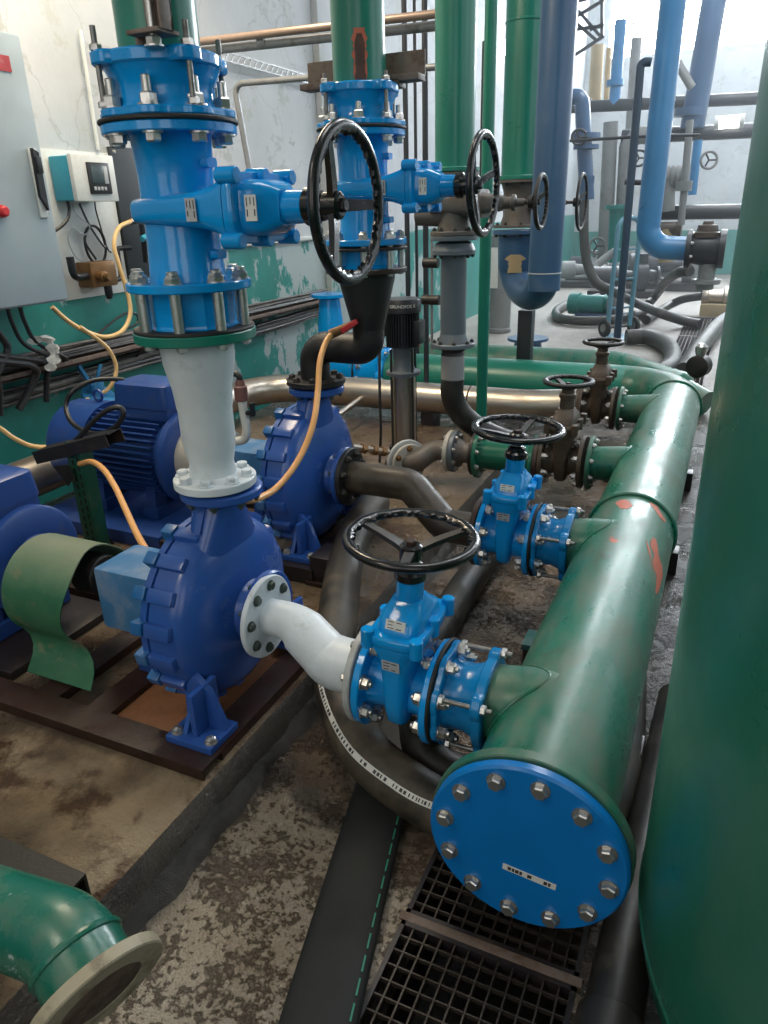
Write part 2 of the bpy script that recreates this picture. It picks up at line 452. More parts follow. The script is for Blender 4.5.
def tank_material():
    k = NT('tank_green_paint'); X = k.sep()
    c = k.mix(k.ramp(k.noise(1.4, 5), (.3, 0.), (.7, 1.)), (.008, .105, .068), (.015, .155, .105))
    c = k.mix(k.math('MULTIPLY', k.ramp(k.noise(2.6, 7, .62, stretch=(1, 1, .5)), (.5, 0.), (.72, 1.)), .5), c, (.10, .19, .16))
    chip = k.ramp(k.noise(7, 3, .5), (.745, 0.), (.752, 1.))
    c = k.mix(chip, c, (.50, .24, .17))
    k.set('Base Color', c); k.set('Roughness', k.ramp(k.noise(3, 5), (.3, .22), (.7, .40))); k.set('Specular IOR Level', .7)
    k.bump(k.noise(9, 5, .55), .12, .012)
    return k.m

def guard_material():
    k = NT('faded_green_sheet'); X = k.sep()
    c = k.mix(k.ramp(k.noise(6, 7, .65), (.35, 0.), (.65, 1.)), (.014, .11, .055), (.05, .16, .085))
    # settled dust on the crown of the sheet
    g = k.geo(); nz = k.sep(g.outputs['Normal'])[2]
    f = k.ramp(k.math('ADD', X[2], k.math('MULTIPLY', k.noise(5, 5), .12)), (.56, 0.), (.72, 1.))
    c = k.mix(k.math('MULTIPLY', f, .62), c, (.30, .27, .20))
    c = k.mix(k.math('MULTIPLY', k.ramp(k.noise(9, 8, .7), (.56, 0.), (.64, 1.)), .6), c, (.20, .17, .11))
    k.set('Base Color', c); k.set('Roughness', .5); k.bump(k.noise(30, 5), .15, .004)
    return k.m

def patch_material():
    k = NT('bare_rust_patch')
    c = k.mix(k.ramp(k.noise(16, 6), (.35, 0.), (.65, 1.)), (.045, .022, .018), (.10, .04, .028))
    k.set('Base Color', c); k.set('Roughness', .6); return k.m

wall_paint = wall_material('peeling_wall_paint')
wall_plain = wall_material('far_wall_paint', 1.0, 0)
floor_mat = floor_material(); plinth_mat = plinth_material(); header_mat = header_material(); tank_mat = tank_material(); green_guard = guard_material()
patch_mat = patch_material(); primer = plain('orange_primer', (.45, .11, .06), .55)
trench_mat = plain('trench_black', (.012, .011, .010), .6)
ceiling_mat = paint('ceiling_paint', (.55, .57, .58), .8, None, scale=1, bump=.1)
hull = paint('yellowish_far_patch', (.38, .29, .16), .6, None, scale=5)

def glow(name, col, st):
    m = bpy.data.materials.new(name); m.use_nodes = True; t = m.node_tree; t.nodes.clear()
    e = t.nodes.new('ShaderNodeEmission'); o = t.nodes.new('ShaderNodeOutputMaterial')
    e.inputs['Color'].default_value = (*col, 1); e.inputs['Strength'].default_value = st
    t.links.new(e.outputs[0], o.inputs[0]); return m
sky_far = glow('bright_overcast_sky_behind_glass', (.86, .94, 1.), 40.)
side_fill = glow('added_side_fill', (.88, .95, 1.), 2.0)
rear_fill = glow('added_rear_fill', (1., .97, .92), 1.6)
tube_glow = glow('fluorescent_tube', (1., .96, .9), 14.)

# ------------------------------------------------------------------ the hall
XL, XR, YN, YF, ZC = -3.8, 4.6, -3.0, 20.0, 7.0
TX0, TX1, TY0, TY1 = -.54, -.1, .42, 12.5          # drain trench
f = MB()
f.box((XL, YN, -.2), (TX0, YF, 0)); f.box((TX1, YN, -.2), (XR, YF, 0))
f.box((TX0, YN, -.2), (TX1, TY0, 0)); f.box((TX0, TY1, -.2), (TX1, YF, 0))
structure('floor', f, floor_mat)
structure('floor_trench', MB().box((TX0, TY0, -.5), (TX1, TY1, -.42)).box((TX0 - .1, TY0, -.5), (TX0, TY1, -.2)).box((TX1, TY0, -.5), (TX1 + .1, TY1, -.2)), trench_mat)
structure('ceiling', MB().box((XL - .2, YN, ZC), (XR + .2, YF, ZC + .2)), ceiling_mat)
structure('wall_left', MB().box((XL - .25, YN, 0), (XL, YF, ZC)), wall_paint)
structure('trim_1', MB().box((XL, 6.85, 0), (XL + .07, 7.35, ZC), .01), wall_paint)      # shallow pilaster

def windowed_wall(name, axis, at, thick, lo, hi, holes, mat):
    """wall in the plane axis=at, from lo to hi along it, with rectangular window holes (a0, a1, z0, z1)"""
    m = MB()
    def b(a0, a1, z0, z1):
        if a1 - a0 < .01 or z1 - z0 < .01: return
        if axis == 'Y': m.box((a0, at, z0), (a1, at + thick, z1))
        else: m.box((at, a0, z0), (at + thick, a1, z1))
    z0, z1 = holes[0][2], holes[0][3]
    b(lo, hi, 0, z0); b(lo, hi, z1, ZC); a = lo
    for h in holes: b(a, h[0], z0, z1); a = h[1]
    b(a, hi, z0, z1)
    structure(name, m, mat)
win_n = [0]
def window(axis, at, h, mat, nx, nz, inward):
    win_n[0] += 1; n = win_n[0]; a0, a1, z0, z1 = h
    g = MB(); q = MB()
    def bx(m, p0, p1, q0, q1, d0, d1, ch=0):
        if axis == 'Y': m.box((p0, at + d0, q0), (p1, at + d1, q1), ch)
        else: m.box((at + d0, p0, q0), (at + d1, p1, q1), ch)
    bx(g, a0, a1, z0, z1, .10, .11)
    for i in range(nx + 1):
        p = a0 + (a1 - a0) * i / nx; bx(q, p - .014, p + .014, z0, z1, .06, .10)
    for i in range(nz + 1):
        p = z0 + (z1 - z0) * i / nz; bx(q, a0, a1, p - .014, p + .014, .06, .10)
    w = structure('window_%d' % n, g, mat)
    fr = part_struct('window_frame', q, grey_conduit, w)
def part_struct(name, mb, mat, parent):
    me = mb.mesh(name); me.materials.append(mat); o = bpy.data.objects.new(name, me); C.objects.link(o); o.parent = parent; return o

far_holes = [(-3.3, -1.25, 4.75, 6.7), (-.95, 1.4, 4.75, 6.7), (1.7, 4.1, 4.75, 6.7)]
windowed_wall('wall_far', 'Y', YF, .25, XL - .2, XR + .2, far_holes, wall_plain)
for h in far_holes: window('Y', YF, h, sky_far, 4, 3, -1)
side_holes = [(-1.5, 1.0, 2.6, 5.6), (2.0, 4.5, 2.6, 5.6), (5.5, 8.0, 2.6, 5.6), (9.0, 11.5, 2.6, 5.6), (12.5, 15., 2.6, 5.6), (16., 18.5, 2.6, 5.6)]
windowed_wall('wall_right', 'X', XR, .25, YN, YF, side_holes, wall_plain)
for h in side_holes: window('X', XR, h, side_fill, 4, 4, -1)  # unseen side windows, glowing panes added for light from the right
rear_holes = [(-2.6, -.4, 1.6, 4.6), (.6, 2.8, 1.6, 4.6)]
m = MB()
windowed_wall('wall_near', 'Y', YN - .25, .25, XL - .2, XR + .2, rear_holes, wall_plain)
for h in rear_holes:
    window('Y', YN - .25, h, rear_fill, 3, 3, 1)  # unseen rear windows, glowing panes added as fill from behind the camera

# pump plinth: one long raised slab with a broken grout fillet along its foot
PX = -1.185; PZ = .15
m = MB(); m.box((-3.45, -.6, -.01), (PX, 5.0, PZ), .012)
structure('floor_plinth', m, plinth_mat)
m = MB(); rings = []
def wob(x): return .5 + .25 * math.sin(x * 1.0) + .15 * math.sin(x * 2.7 + 1) + .10 * math.sin(x * 6.1 + 2)
for i in range(420):
    y = .45 + i * .0108; w = .03 + .05 * wob(y * 7); h = .015 + .035 * wob(y * 9 + 3)
    rings.append([(PX - .01, y, -.01), (PX - .01, y, h + .01 * wob(y * 41)), (PX + w * .35, y, h * (.75 + .3 * wob(y * 63))), (PX + w * .7, y, h * (.35 + .25 * wob(y * 77 + 2))), (PX + w, y, -.01)])
m.ring_strip(rings)
structure('floor_fillet', m, paint('broken_grout', (.040, .036, .030), .3, (.016, .013, .011), .5, 40, .9))
# ------------------------------------------------------------------ reusable fittings
def sticker(parent, c, n, up, w, h, mat=None, marks=3, local=False):
    """thin printed plate at c facing n"""
    u, q, a = basis(n, up)          # u across, q up
    m = MB(); c = V(c)
    M = Matrix(((u.x, q.x, a.x, c.x), (u.y, q.y, a.y, c.y), (u.z, q.z, a.z, c.z), (0, 0, 0, 1)))
    m.box((-w / 2, -h / 2, 0), (w / 2, h / 2, .0015), 0, M)
    o = part('nameplate', m, mat or label_white, parent, local)
    k = MB(); rnd = random.Random(int(w * 1e4) + marks)
    for i in range(marks):
        y = h * (.32 - .64 * i / max(1, marks - 1)); L = w * rnd.uniform(.25, .38)
        k.box((-w * .4, y - h * .04, .0016), (-w * .4 + L, y + h * .04, .0022), 0, M)
        if i % 2 == 0: k.box((w * .05, y - h * .05, .0016), (w * .05 + L * .8, y + h * .05, .0022), 0, M)
    part('printing', k, ink, o, local)
    return o

def handwheel(parent, c, a, R, hub_up, mat, nsp=3, ph=.5, thick=.0125, wavy=True, spoke_mat=None, dish=.035):
    """wheel centred at c, axis a, rim lifted by dish above the hub"""
    u, w, a = basis(a); c = V(c)
    m = MB().torus(c + a * dish, a, R - thick, thick * 1.15, thick, 96, 12, thick * .8 if wavy else 0, 40)
    rim = part('handwheel', m, mat, parent, True)
    h = MB().lathe([(-.030, .026), (-.026, .032), (.012, .032), (.018, .024)], c, a, 20)
    hub = part('hub', h, mat, rim, True)
    part('hub_nut', MB().hexa(c + a * .016, a, .016, .014), rust if spoke_mat else mat, rim, True)
    for i in range(nsp):
        t = ph + 2 * PI * i / nsp; d = u * math.cos(t) + w * math.sin(t)
        s = MB(); side = a.cross(d)
        rings = []
        for q in range(7):
            f = q / 6; p = c + d * (.02 + (R - thick - .02) * f) + a * (dish * (f ** .8) - .004)
            hw, hh = .015 - .004 * f, .009 - .002 * f
            rings.append([p + side * hw + a * hh, p - side * hw + a * hh, p - side * hw * .8 - a * hh, p + side * hw * .8 - a * hh])
        s.ring_strip(rings)
        part('spoke', s, spoke_mat or mat, rim, True)
    return rim

def gate_valve(name, label, cat, group, mat, L=.24, RF=.15, RB=.085, k=1., wheel_R=.2, wheel_h=.48, wheel_ph=.5, plate=-1, wheel_mat=None, spoke_mat=None,
               nb=8, bolt_mat=None, plates=True, neck_mat=None, br=1.45, bt=.012):
    """resilient seated gate valve: pipe axis local X, stem local Z"""
    t = thing(name, label, cat, (0, 0, 0), group); bolt_mat = bolt_mat or steel; wheel_mat = wheel_mat or black_iron
    b = MB(); h = L / 2
    b.lathe([(-h + .01, RB * 1.15), (-h + .03, RB * 1.06), (-h * .4, RB), (h * .4, RB), (h - .03, RB * 1.06), (h - .01, RB * 1.15)], (0, 0, 0), (1, 0, 0), 40)
    b.superloft([(-.112 * .92, .018, .060), (-.108 * .92, .027, .078), (-.085 * .92, .033, .098), (-.02 * .92, .038, .114), (.06 * k, .042, .120), (.125 * k, .050, .124), (.165 * k, .064, .132), (.183 * k, .078, .137), (.195 * k, .080, .138)], 'Z', 4, 48)
    # raised casting rib and flange webs
    for sx in (-1, 1):
        b.superloft([(-.06, .012, .02, sx * h * .55, 0), (.12, .012, .02, sx * h * .55, 0)], 'Z', 4, 12)
    part('body', b, mat, t, True, sharp=.7)
    for sx in (-1, 1):
        part('flange', MB().disc((sx * h - (.023 if sx > 0 else 0), 0, 0), (1, 0, 0), RF, .023, 0, 56), mat, t, True)
        bolt_ring(t, (sx * (h - .023), 0, 0), (-sx, 0, 0), RF * .84, nb, .0125 * RF / .15 * br, .014 * br, bt, bolt_mat, 0, True)
    z = .195 * k
    bn = MB()
    bn.superloft([(z + .002, .080, .138), (z + .006, .082, .140), (z + .024, .082, .140), (z + .028, .079, .137)], 'Z', 4, 48)
    bn.superloft([(z + .026, .066, .108), (z + .05, .064, .100), (z + .068, .060, .085), (z + .088, .048, .054), (z + .10, .042, .044)], 'Z', 4.5, 40)
    for sx in (-1, 1):
        for y in (-.125, 0, .125):
            bn.cyl((sx * .072, y, z - .012), (sx * .072, y, z + .044), .019, n=16, ch=.003)
    bn.cyl((0, 0, z + .09), (0, 0, z + .155), .040, .038, 28, .004)
    part('bonnet', bn, mat, t, True, sharp=.7)
    cl = MB().lathe([(z + .154, .040), (z + .158, .045), (z + .178, .045), (z + .185, .036), (z + .200, .034), (z + .205, .022)], (0, 0, 0), (0, 0, 1), 28)
    part('stem_collar', cl, neck_mat or black_iron, t, True)
    part('stem', MB().cyl((0, 0, z + .195), (0, 0, wheel_h), .014, n=16), steel, t, True)
    handwheel(t, (0, 0, wheel_h), (0, 0, 1), wheel_R, 0, wheel_mat, 3, wheel_ph, spoke_mat=spoke_mat)
    if plates:
        sticker(t, (.0, plate * .099, z + .056), (0, plate, .3), (0, 0, 1), .058, .028, label_white, 3, True)
        sticker(t, (0, plate * .1285, .137), (0, plate, -.12), (0, 0, 1), .052, .034, label_grey, 3, True)
    return t

def flange_adaptor(name, label, cat, group, mat, RF=.15, RB=.098, L=.17, nl=4, rod=.03, br=1.0, long_bolts=.0):
    """flanged adaptor with tie rods, local +X away from the bolted face at x=0"""
    t = thing(name, label, cat, (0, 0, 0), group)
    part('gasket', MB().disc((-.001, 0, 0), (1, 0, 0), RF * 1.02, .011, 0, 56), gasket, t, True)
    part('flange', MB().lobed((.011, 0, 0), (1, 0, 0), RF * .93, RF * .07, 8, .018, RB * .7, 128, .22, PI / 8), mat, t, True)
    b = MB().lathe([(.026, RB * 1.1), (.045, RB), (L * .55, RB), (L * .72, RB * 1.10), (L * .82, RB * 1.16)], (0, 0, 0), (1, 0, 0), 48)
    part('body', b, mat, t, True)
    part('clamp_ring', MB().lobed((L * .80, 0, 0), (1, 0, 0), RF * .86, RF * .15, nl, L * .2, RB * .8, 128, .26, PI / 4 + .3), mat, t, True)
    bolt_ring(t, (.029, 0, 0), (1, 0, 0), RF * .84, 8, .0125 * RF / .15 * br, .016 * br, .012 + long_bolts, steel, 0, True)
    for i in range(nl):
        a = PI / 4 + .3 + 2 * PI * i / nl; u, w, _ = basis((1, 0, 0))
        c = (u * math.cos(a) + w * math.sin(a)) * RF * .93
        m = MB().cyl(c + V((.0, 0, 0)), c + V((L + rod, 0, 0)), .007, n=12, ch=.001)
        rodo = part('tie_rod', m, rod_steel, t, True)
        m = MB().hexa(c + V((L, 0, 0)), (1, 0, 0), .0145, .014)
        part('nut', m, steel, rodo, True)
        part('nut', MB().hexa(c + V((.032, 0, 0)), (1, 0, 0), .0145, .014), steel, rodo, True)
    return t

def flanged(mb, c, a, RF, th=.02, RI=0):
    mb.disc(c, a, RF, th, RI, 48); return mb

# ------------------------------------------------------------------ the big green header along the aisle
HX, HZ, HR = -.247, .338, .178
VY = [1.64, 2.755, 3.88, 5.02]; VZ = [.385, .385, .365, .385]                       # the four branches
hd = thing('header_pipe', 'large worn green header pipe running away along the aisle to a far bend', 'pipe', (HX, 1.25, 0))
path = bend_path([(HX, 1.25, HZ), (HX, 5.82, HZ), (-2.62, 5.82, HZ)], .42, 14)
part('pipe_body', MB().tube(path[:-1], HR, 56, 0, True), header_mat, hd)
part('cross_run', MB().tube([path[-2] + V((.03, 0, 0)), path[-1]], HR + .001, 56, 1, True), green_col, hd)
m = MB(); m.disc((HX, 1.247, HZ), (0, 1, 0), .234, .030, .1, 72)
part('end_flange', m, header_mat, hd)
for y, w in ((3.06, .035), (5.36, .03)):
    part('joint_band', MB().disc((HX, y, HZ), (0, 1, 0), HR + .014, w, .1, 64, .006), header_mat, hd)
for i, y in enumerate(VY):
    z = VZ[i]
    x1 = -.40; x0 = (-.45, -.45, -.57, -.57)[i]; r = (.105, .105, .092, .092)[i]
    b = MB().tube([(x0 - (.03 if i < 2 else 0), y, z), (x1 + .05, y, z + .012), (HX - .02, y, z + .016)], [r - .002, r + .008, r + .011], 40, 1)
    r += .008; z += .012
    br = part('branch', b, header_mat, hd)
    w = MB(); pts = []
    for j in range(49):                              # weld bead of the saddle
        t = 2 * PI * j / 48; yy, zz = r * math.cos(t), r * math.sin(t) + (z - HZ)
        pts.append((HX - math.sqrt(max(HR ** 2 - zz ** 2, 1e-5)) - .002, y + yy, HZ + zz))
    w.tube(pts, .007, 8, 1, False); part('weld', w, header_mat, br)
    if i > 1:
        part('branch_flange', MB().disc((x0, y, VZ[i]), (1, 0, 0), .148, .022, 0, 48), header_mat, hd)
        bolt_ring(hd, (x0 + .022, y, VZ[i]), (1, 0, 0), .122, 8, .012, .012, .008, steel, 0)
def surf_patch(rows, lift, sd):
    m = MB(); rnd = random.Random(sd); rings = []
    for y, a0, a1 in rows:
        j0, j1 = rnd.uniform(-2, 2), rnd.uniform(-2, 2); ring = []
        for q in (HR - .001, HR + lift):
            ts = [math.radians(a0 + j0 + (a1 + j1 - a0 - j0) * i / 8) for i in range(9)]
            if q > HR: ts = ts[::-1]
            ring += [(HX + q * math.cos(t), y, HZ + q * math.sin(t)) for t in ts]
        rings.append(ring)
    return m.ring_strip(rings)
part('primer_scrape', surf_patch([(2.40, 26, 27), (2.45, 22, 29), (2.50, 20, 34), (2.54, 22, 41), (2.58, 20, 45), (2.62, 24, 44), (2.65, 36, 52), (2.69, 40, 55), (2.74, 46, 50)], .0012, 3), primer, hd, label='orange primer scrape')
part('primer_scrape', surf_patch([(2.50, 40, 41), (2.56, 47, 49), (2.62, 53, 56), (2.67, 58, 59)], .0012, 4), primer, hd, label='orange primer scrape')
part('primer_scrape', surf_patch([(2.96, 40, 50), (2.99, 38, 57), (3.02, 52, 66), (3.04, 58, 70)], .0012, 5), primer, hd, label='orange primer scrape')
part('primer_scrape', surf_patch([(2.90, 92, 100), (2.94, 88, 108), (2.98, 95, 112), (3.01, 100, 106)], .0012, 6), primer, hd, label='orange primer scrape')
bl = thing('blind_flange', 'round bright blue blind flange closing the near end of the green header', 'flange cover', (HX, 1.23, 0))
part('cover_plate', MB().disc((HX, 1.246, HZ), (0, -1, 0), .228, .030, 0, 96, .006), cap_blue, bl)
bolt_ring(bl, (HX, 1.216, HZ), (0, -1, 0), .190, 12, .0175, .014, 0, steel, .12)
M = Matrix.Translation((-.232, 1.2158, .266)) @ Matrix.Rotation(.10, 4, 'Y')
lab = part('label_strip', MB().box((-.062, -.0012, -.0085), (.062, 0, .0085), 0, M), label_white, bl)
k = MB()
for a0, a1 in ((-.05, -.042), (-.040, -.034), (-.032, -.024), (-.022, -.016), (-.004, .006), (.034, .042), (.044, .050)):
    k.box((a0, -.0017, -.005), (a1, -.0013, .005), 0, M)
part('printing', k, ink, lab)
for i, y in enumerate((1.95, 3.45, 4.65)):
    s = thing('pipe_support', ('short dark steel block under the near stretch of the green header', 'short dark steel block under the middle of the green header', 'short dark steel block under the far stretch of the green header')[i], 'pipe support', (HX, y, 0), 'header supports')
    part('beam', MB().box((HX - .33, y - .05, .0), (HX + .20, y + .05, .12), .006), dark_steel, s)
    part('saddle', MB().box((HX - .13, y - .035, .12), (HX + .13, y + .035, HZ - HR * .86), .004), dark_steel, s)

# ------------------------------------------------------------------ blue horizontal valves on the near two branches
EX, EY, EZ = (1, 0, 0), (0, 1, 0), (0, 0, 1)
def blue_branch(y, z, who, ph):
    v = gate_valve('gate_valve', 'blue gate valve with flat black handwheel ' + who, 'valve', None, valve_blue, L=.230, RF=.153, wheel_R=.186, wheel_h=.437, wheel_ph=ph, spoke_mat=black_worn)
    tl = math.radians(2.2); place(v, orient((-.708, y, z), (math.cos(tl), 0, -math.sin(tl)), EY, (math.sin(tl), 0, math.cos(tl))))
    a = flange_adaptor('flange_adaptor', ('blue flange adaptor with tie rods on the nearest header branch', 'blue flange adaptor with tie rods on the second header branch')[y > 2], 'pipe coupling', None, adaptor_blue, L=.150, RF=.153, RB=.098, br=1.3)
    place(a, orient((-.594, y, z), EX, EY, EZ))
blue_branch(VY[0], VZ[0], 'beside the white bend', .8)
blue_branch(VY[1], VZ[1], 'on the second branch, beside a brown flange', 1.45)

# white S-bend from pump to first valve
wb = thing('white_bend', 'white painted S-shaped pipe bend between the near pump and its blue valve', 'pipe', (-1.0, 1.67, 0))
path = bend_path([(-1.205, 1.655, .492), (-1.10, 1.657, .492), (-.965, VY[0], VZ[0] + .004), (-.838, VY[0], VZ[0] + .002)], .12, 8)
part('pipe_body', MB().tube(path, [.058, .060, .066, .076, .082, .084, .084], 40, 0), white_paint, wb)
part('flange', MB().disc((-1.21, 1.655, .492), EX, .134, .02, 0, 56), white_paint, wb)
part('flange', MB().disc((-.850, VY[0], VZ[0] + .003), EX, .151, .021, 0, 56), grey_flange, wb, label='grey flange at the valve end')
bolt_ring(wb, (-1.19, 1.655, .492), EX, .104, 8, .014, .010, 0, bolt_dark, .2)
bolt_ring(wb, (-.850, VY[0], VZ[0] + .003), (-1, 0, 0), .126, 8, .0125, .012, .004, steel, 0)

# ------------------------------------------------------------------ brown valves on the far two branches
def brown_valve_line(y, z, label, ph, wheel_R=.135):
    v = gate_valve('gate_valve', label, 'valve', None, brown_valve, L=.235, RF=.145, RB=.08, wheel_R=wheel_R, wheel_h=.405, wheel_ph=ph, plates=False, neck_mat=brown_valve, wheel_mat=black_worn)
    place(v, orient((-.710, y, z), EX, EY, EZ)); return v
brown_valve_line(VY[2], VZ[2], 'brown cast iron gate valve with small black handwheel, third valve along the header', .3)
brown_valve_line(VY[3], VZ[3], 'brown cast iron gate valve farthest along the green header by its bend', 1.1)
# ------------------------------------------------------------------ pumps, motors, frames
def pump(name, label, R):
    t = thing(name, label, 'pump', (0, 0, 0))
    c = MB()
    c.lathe([(-.105, R * .96), (-.10, R), (-.03, R), (-.008, R * .985), (.012, R * .94), (.030, R * .85), (.044, R * .72), (.056, R * .5), (.066, .10), (.085, .088), (.118, .085)], (0, 0, 0), EX, 72)
    # volute swelling towards the discharge neck
    u = []
    for q in range(9):
        f = q / 8; z = .16 + .21 * f; hw = .20 - .125 * f ** .8; hx = .058 + .010 * f
        u.append((z, hx, hw, -.02 + .02 * f * 0, .0))
    c.superloft(u, 'Z', 2.6, 40)
    part('casing', c, pump_blue, t, True, sharp=.8)
    bk = MB().lathe([(-.15, .17), (-.145, R * .93), (-.135, R * .99), (-.112, R * .99), (-.107, R * .93)], (0, 0, 0), EX, 72)
    part('back_cover', bk, pump_blue, t, True)
    n = 18
    for i in range(n):
        th = 2 * PI * (i + .5) / n
        if abs(th - PI / 2) < .22: continue
        M = Matrix.Rotation(th, 4, 'X')
        a = MB().box((-.155, R - .03, -.021), (-.110, R + .022, .021), .007, M)
        l = part('cover_lug', a, lobe_blue, t, True)
        a = MB().box((-.1075, R - .03, -.023), (-.012, R + .018, .023), .009, M)
        part('casing_lug', a, pump_blue, l, True)
    dn = MB()
    for sy in (-1, 1):                                # gussets at the neck
        dn.prism([(0, .29), (0, .385), (sy * .07, .385), (sy * .12, .30)], (-.03, 0, 0), EY, EZ, .022)
    part('discharge_gusset', dn, pump_blue, t, True)
    part('discharge_flange', MB().disc((0, 0, .392), EZ, .126, .03, 0, 56, .006), pump_blue, t, True)
    bolt_ring(t, (0, 0, .392), (0, 0, -1), .105, 8, .0125, .012, .01, bolt_dark, 0, True)
    part('suction_flange', MB().disc((.112, 0, 0), EX, .138, .026, 0, 56, .006), pump_blue, t, True)
    bolt_ring(t, (.112, 0, 0), (-1, 0, 0), .112, 8, .0125, .012, .008, bolt_dark, 0, True)
    bb = MB().box((-.48, -.125, -.125), (-.205, .085, .105), .014)
    bb.lathe([(-.225, .12), (-.19, .20), (-.145, .22)], (0, 0, 0), EX, 40)
    part('bearing_bracket', bb, block_blue, t, True)
    part('bracket_leg', MB().prism([(-.07, -.302), (.07, -.302), (.04, -.1), (-.04, -.1)], (-.37, 0, 0), EY, EZ, .05).box((-.39, -.09, -.302), (-.29, .09, -.245), .003), motor_blue, t, True)
    part('shaft', MB().cyl((-.62, 0, 0), (-.47, 0, 0), .024, n=20), steel, t, True)
    part('shaft_coupling', MB().cyl((-.66, 0, 0), (-.56, 0, 0), .075, n=32, ch=.006), black_worn, t, True)
    for sy in (-1, 1):
        ft = MB()
        ft.box((-.045, sy * .285 - .07, -.302), (.125, sy * .285 + .07, -.278), .004)
        lo, hi = sorted((sy * .205, sy * .325))
        ft.box((.035, lo, -.280), (.055, hi, -.13), .004)
        ft.prism([(-.03, -.280), (.12, -.280), (.07, -.15), (.02, -.10), (-.02, -.15)], (0, sy * .255 + .011, 0), EX, EZ, .022)
        ft.prism([(0, 0), (sy * .075, 0), (0, .12)], (.0, sy * .255, -.280), EY, EZ, .016)
        fo = part('foot', ft, pump_blue, t, True)
        for bx in (-.02, .105):
            put_bolt(t, (bx, sy * .325, -.278), EZ, bolt_mesh(.016, .014, .006, steel), 'bolt', True)
    return t

def motor(name, label, mat, R=.235, L=.92):
    """TEFC motor: drive end flange face at x=0, body towards -X"""
    t = thing(name, label, 'motor', (0, 0, 0))
    b = MB().lathe([(-L * .68, R * .80), (-.10, R * .80), (-.09, R * .9), (-.05, R)], (0, 0, 0), EX, 48)
    part('housing', b, mat, t, True)
    fl = MB().lathe([(-.055, R * 1.0), (-.045, R * 1.04), (-.012, R * 1.04), (-.004, R * .98), (0, R * .5), (.03, R * .34)], (0, 0, 0), EX, 56)
    part('drive_end_shield', fl, mat, t, True)
    fins = MB()
    for i in range(44):
        th = 2 * PI * i / 44
        if abs(math.sin(th / 2 - PI / 4)) < .14: continue
        M = Matrix.Rotation(th, 4, 'X')
        fins.box((-L * .67, R * .78, -.004), (-.10, R * .98, .004), 0, M)
    part('cooling_fins', fins, mat, t, True)
    cw = MB().lathe([(-L * .665, R * .97), (-L * .66, R * 1.03), (-L * .95, R * 1.01), (-L * .985, R * .95), (-L, R * .80), (-L, .02)][::1], (0, 0, 0), EX, 48, cap0=True)
    part('fan_cowl', cw, mat, t, True)
    tb = MB().box((-.38, -.105, R * .85), (-.05, .105, R * 1.12), .012)
    part('terminal_base', tb, mat, t, True)
    tb = MB().superloft([(R * 1.12, .175, .118, -.215, 0), (R * 1.17, .175, .118, -.215, 0), (R * 1.60, .165, .108, -.215, 0), (R * 1.64, .150, .094, -.215, 0)], 'Z', 9, 40)
    part('terminal_box', tb, mat, t, True)
    ey = MB().torus((-.60, 0, R * 1.17), EY, .028, .009, .009, 24, 8); ey.cyl((-.60, 0, R * .9), (-.60, 0, R * 1.06), .013, n=12)
    part('lifting_eye', ey, mat, t, True)
    for sx in (-.17, -.52):
        ft = MB().box((sx - .05, -.20, -.302), (sx + .05, .20, -.240), .004)
        for sy in (-1, 1):
            ft.prism([(sy * .10, -.279), (sy * .19, -.279), (sy * .17, -.10), (sy * .10, -.10)], (sx - .03, 0, 0), EY, EZ, .06)
        part('foot', ft, mat, t, True)
    return t

P1 = V((-1.338, 1.68, .49)); P2 = V((-1.648, 2.83, .525))
p = pump('centrifugal_pump', 'near blue centrifugal pump with the white bend bolted to its side', .298); place(p, Matrix.Translation(P1))
p = pump('centrifugal_pump', 'second blue centrifugal pump behind, with a black bend on top', .325); place(p, Matrix.Translation(P2))
m1 = motor('electric_motor', 'dark blue electric motor at left edge behind the green coupling guard', motor_blue, .20); place(m1, Matrix.Translation((P1.x - .90, P1.y, P1.z)))
m2 = motor('electric_motor', 'blue finned electric motor with terminal box below the wall cables', motor_blue, .235, .82); place(m2, Matrix.Translation((P2.x - .75, P2.y, P2.z)))

# coupling guard of the near pump: bent sheet, open at the pump side
g = MB(); prof = []
Rg = .182; cz = P1.z - .052
for i in range(25):
    a = math.radians(-25 + (250) * i / 24)       # back, over the top, down the front
    prof.append((P1.y - .05 + Rg * math.cos(a), cz + Rg * math.sin(a), 0))
prof = [(y, z, 0) for y, z, _ in prof if z > .02]
y0, z0, _ = prof[-1]
prof += [(y0 + .012, z0 - .03, .012), (y0 + .004, z0 - .06, .028), (y0 - .02, z0 - .085, .045), (y0 - .055, z0 - .10, .065), (y0 - .085, z0 - .108, .085)]
rings = []
th = .004
for i, (y, z, s) in enumerate(prof):
    a, b = prof[max(i - 1, 0)], prof[min(i + 1, len(prof) - 1)]
    n = V((0, -(b[1] - a[1]), b[0] - a[0])).normalized() * th
    x0, x1 = -2.165 + s, -1.885 + s + (.02 * math.sin(i * .5))
    rings.append([(x0, y, z), (x1, y, z), (x1, y + n.y, z + n.z), (x0, y + n.y, z + n.z)])
g.ring_strip(rings)
single('coupling_guard', g, green_guard, 'dusty green curved sheet guard over the near pump coupling', 'guard', sharp=.9)
cg = thing('coupling_guard', 'cream drum-shaped coupling guard between the second pump and its blue motor', 'guard', (P2.x - .58, P2.y, 0))
part('drum', MB().lathe([(0, .12), (.004, .160), (.22, .160), (.226, .12)], (P2.x - .765, P2.y, P2.z), EX, 40), cream_dusty, cg)
part('seam', MB().box((P2.x - .66, P2.y - .168, P2.z - .01), (P2.x - .56, P2.y - .155, P2.z + .01), .002), cream_dusty, cg)

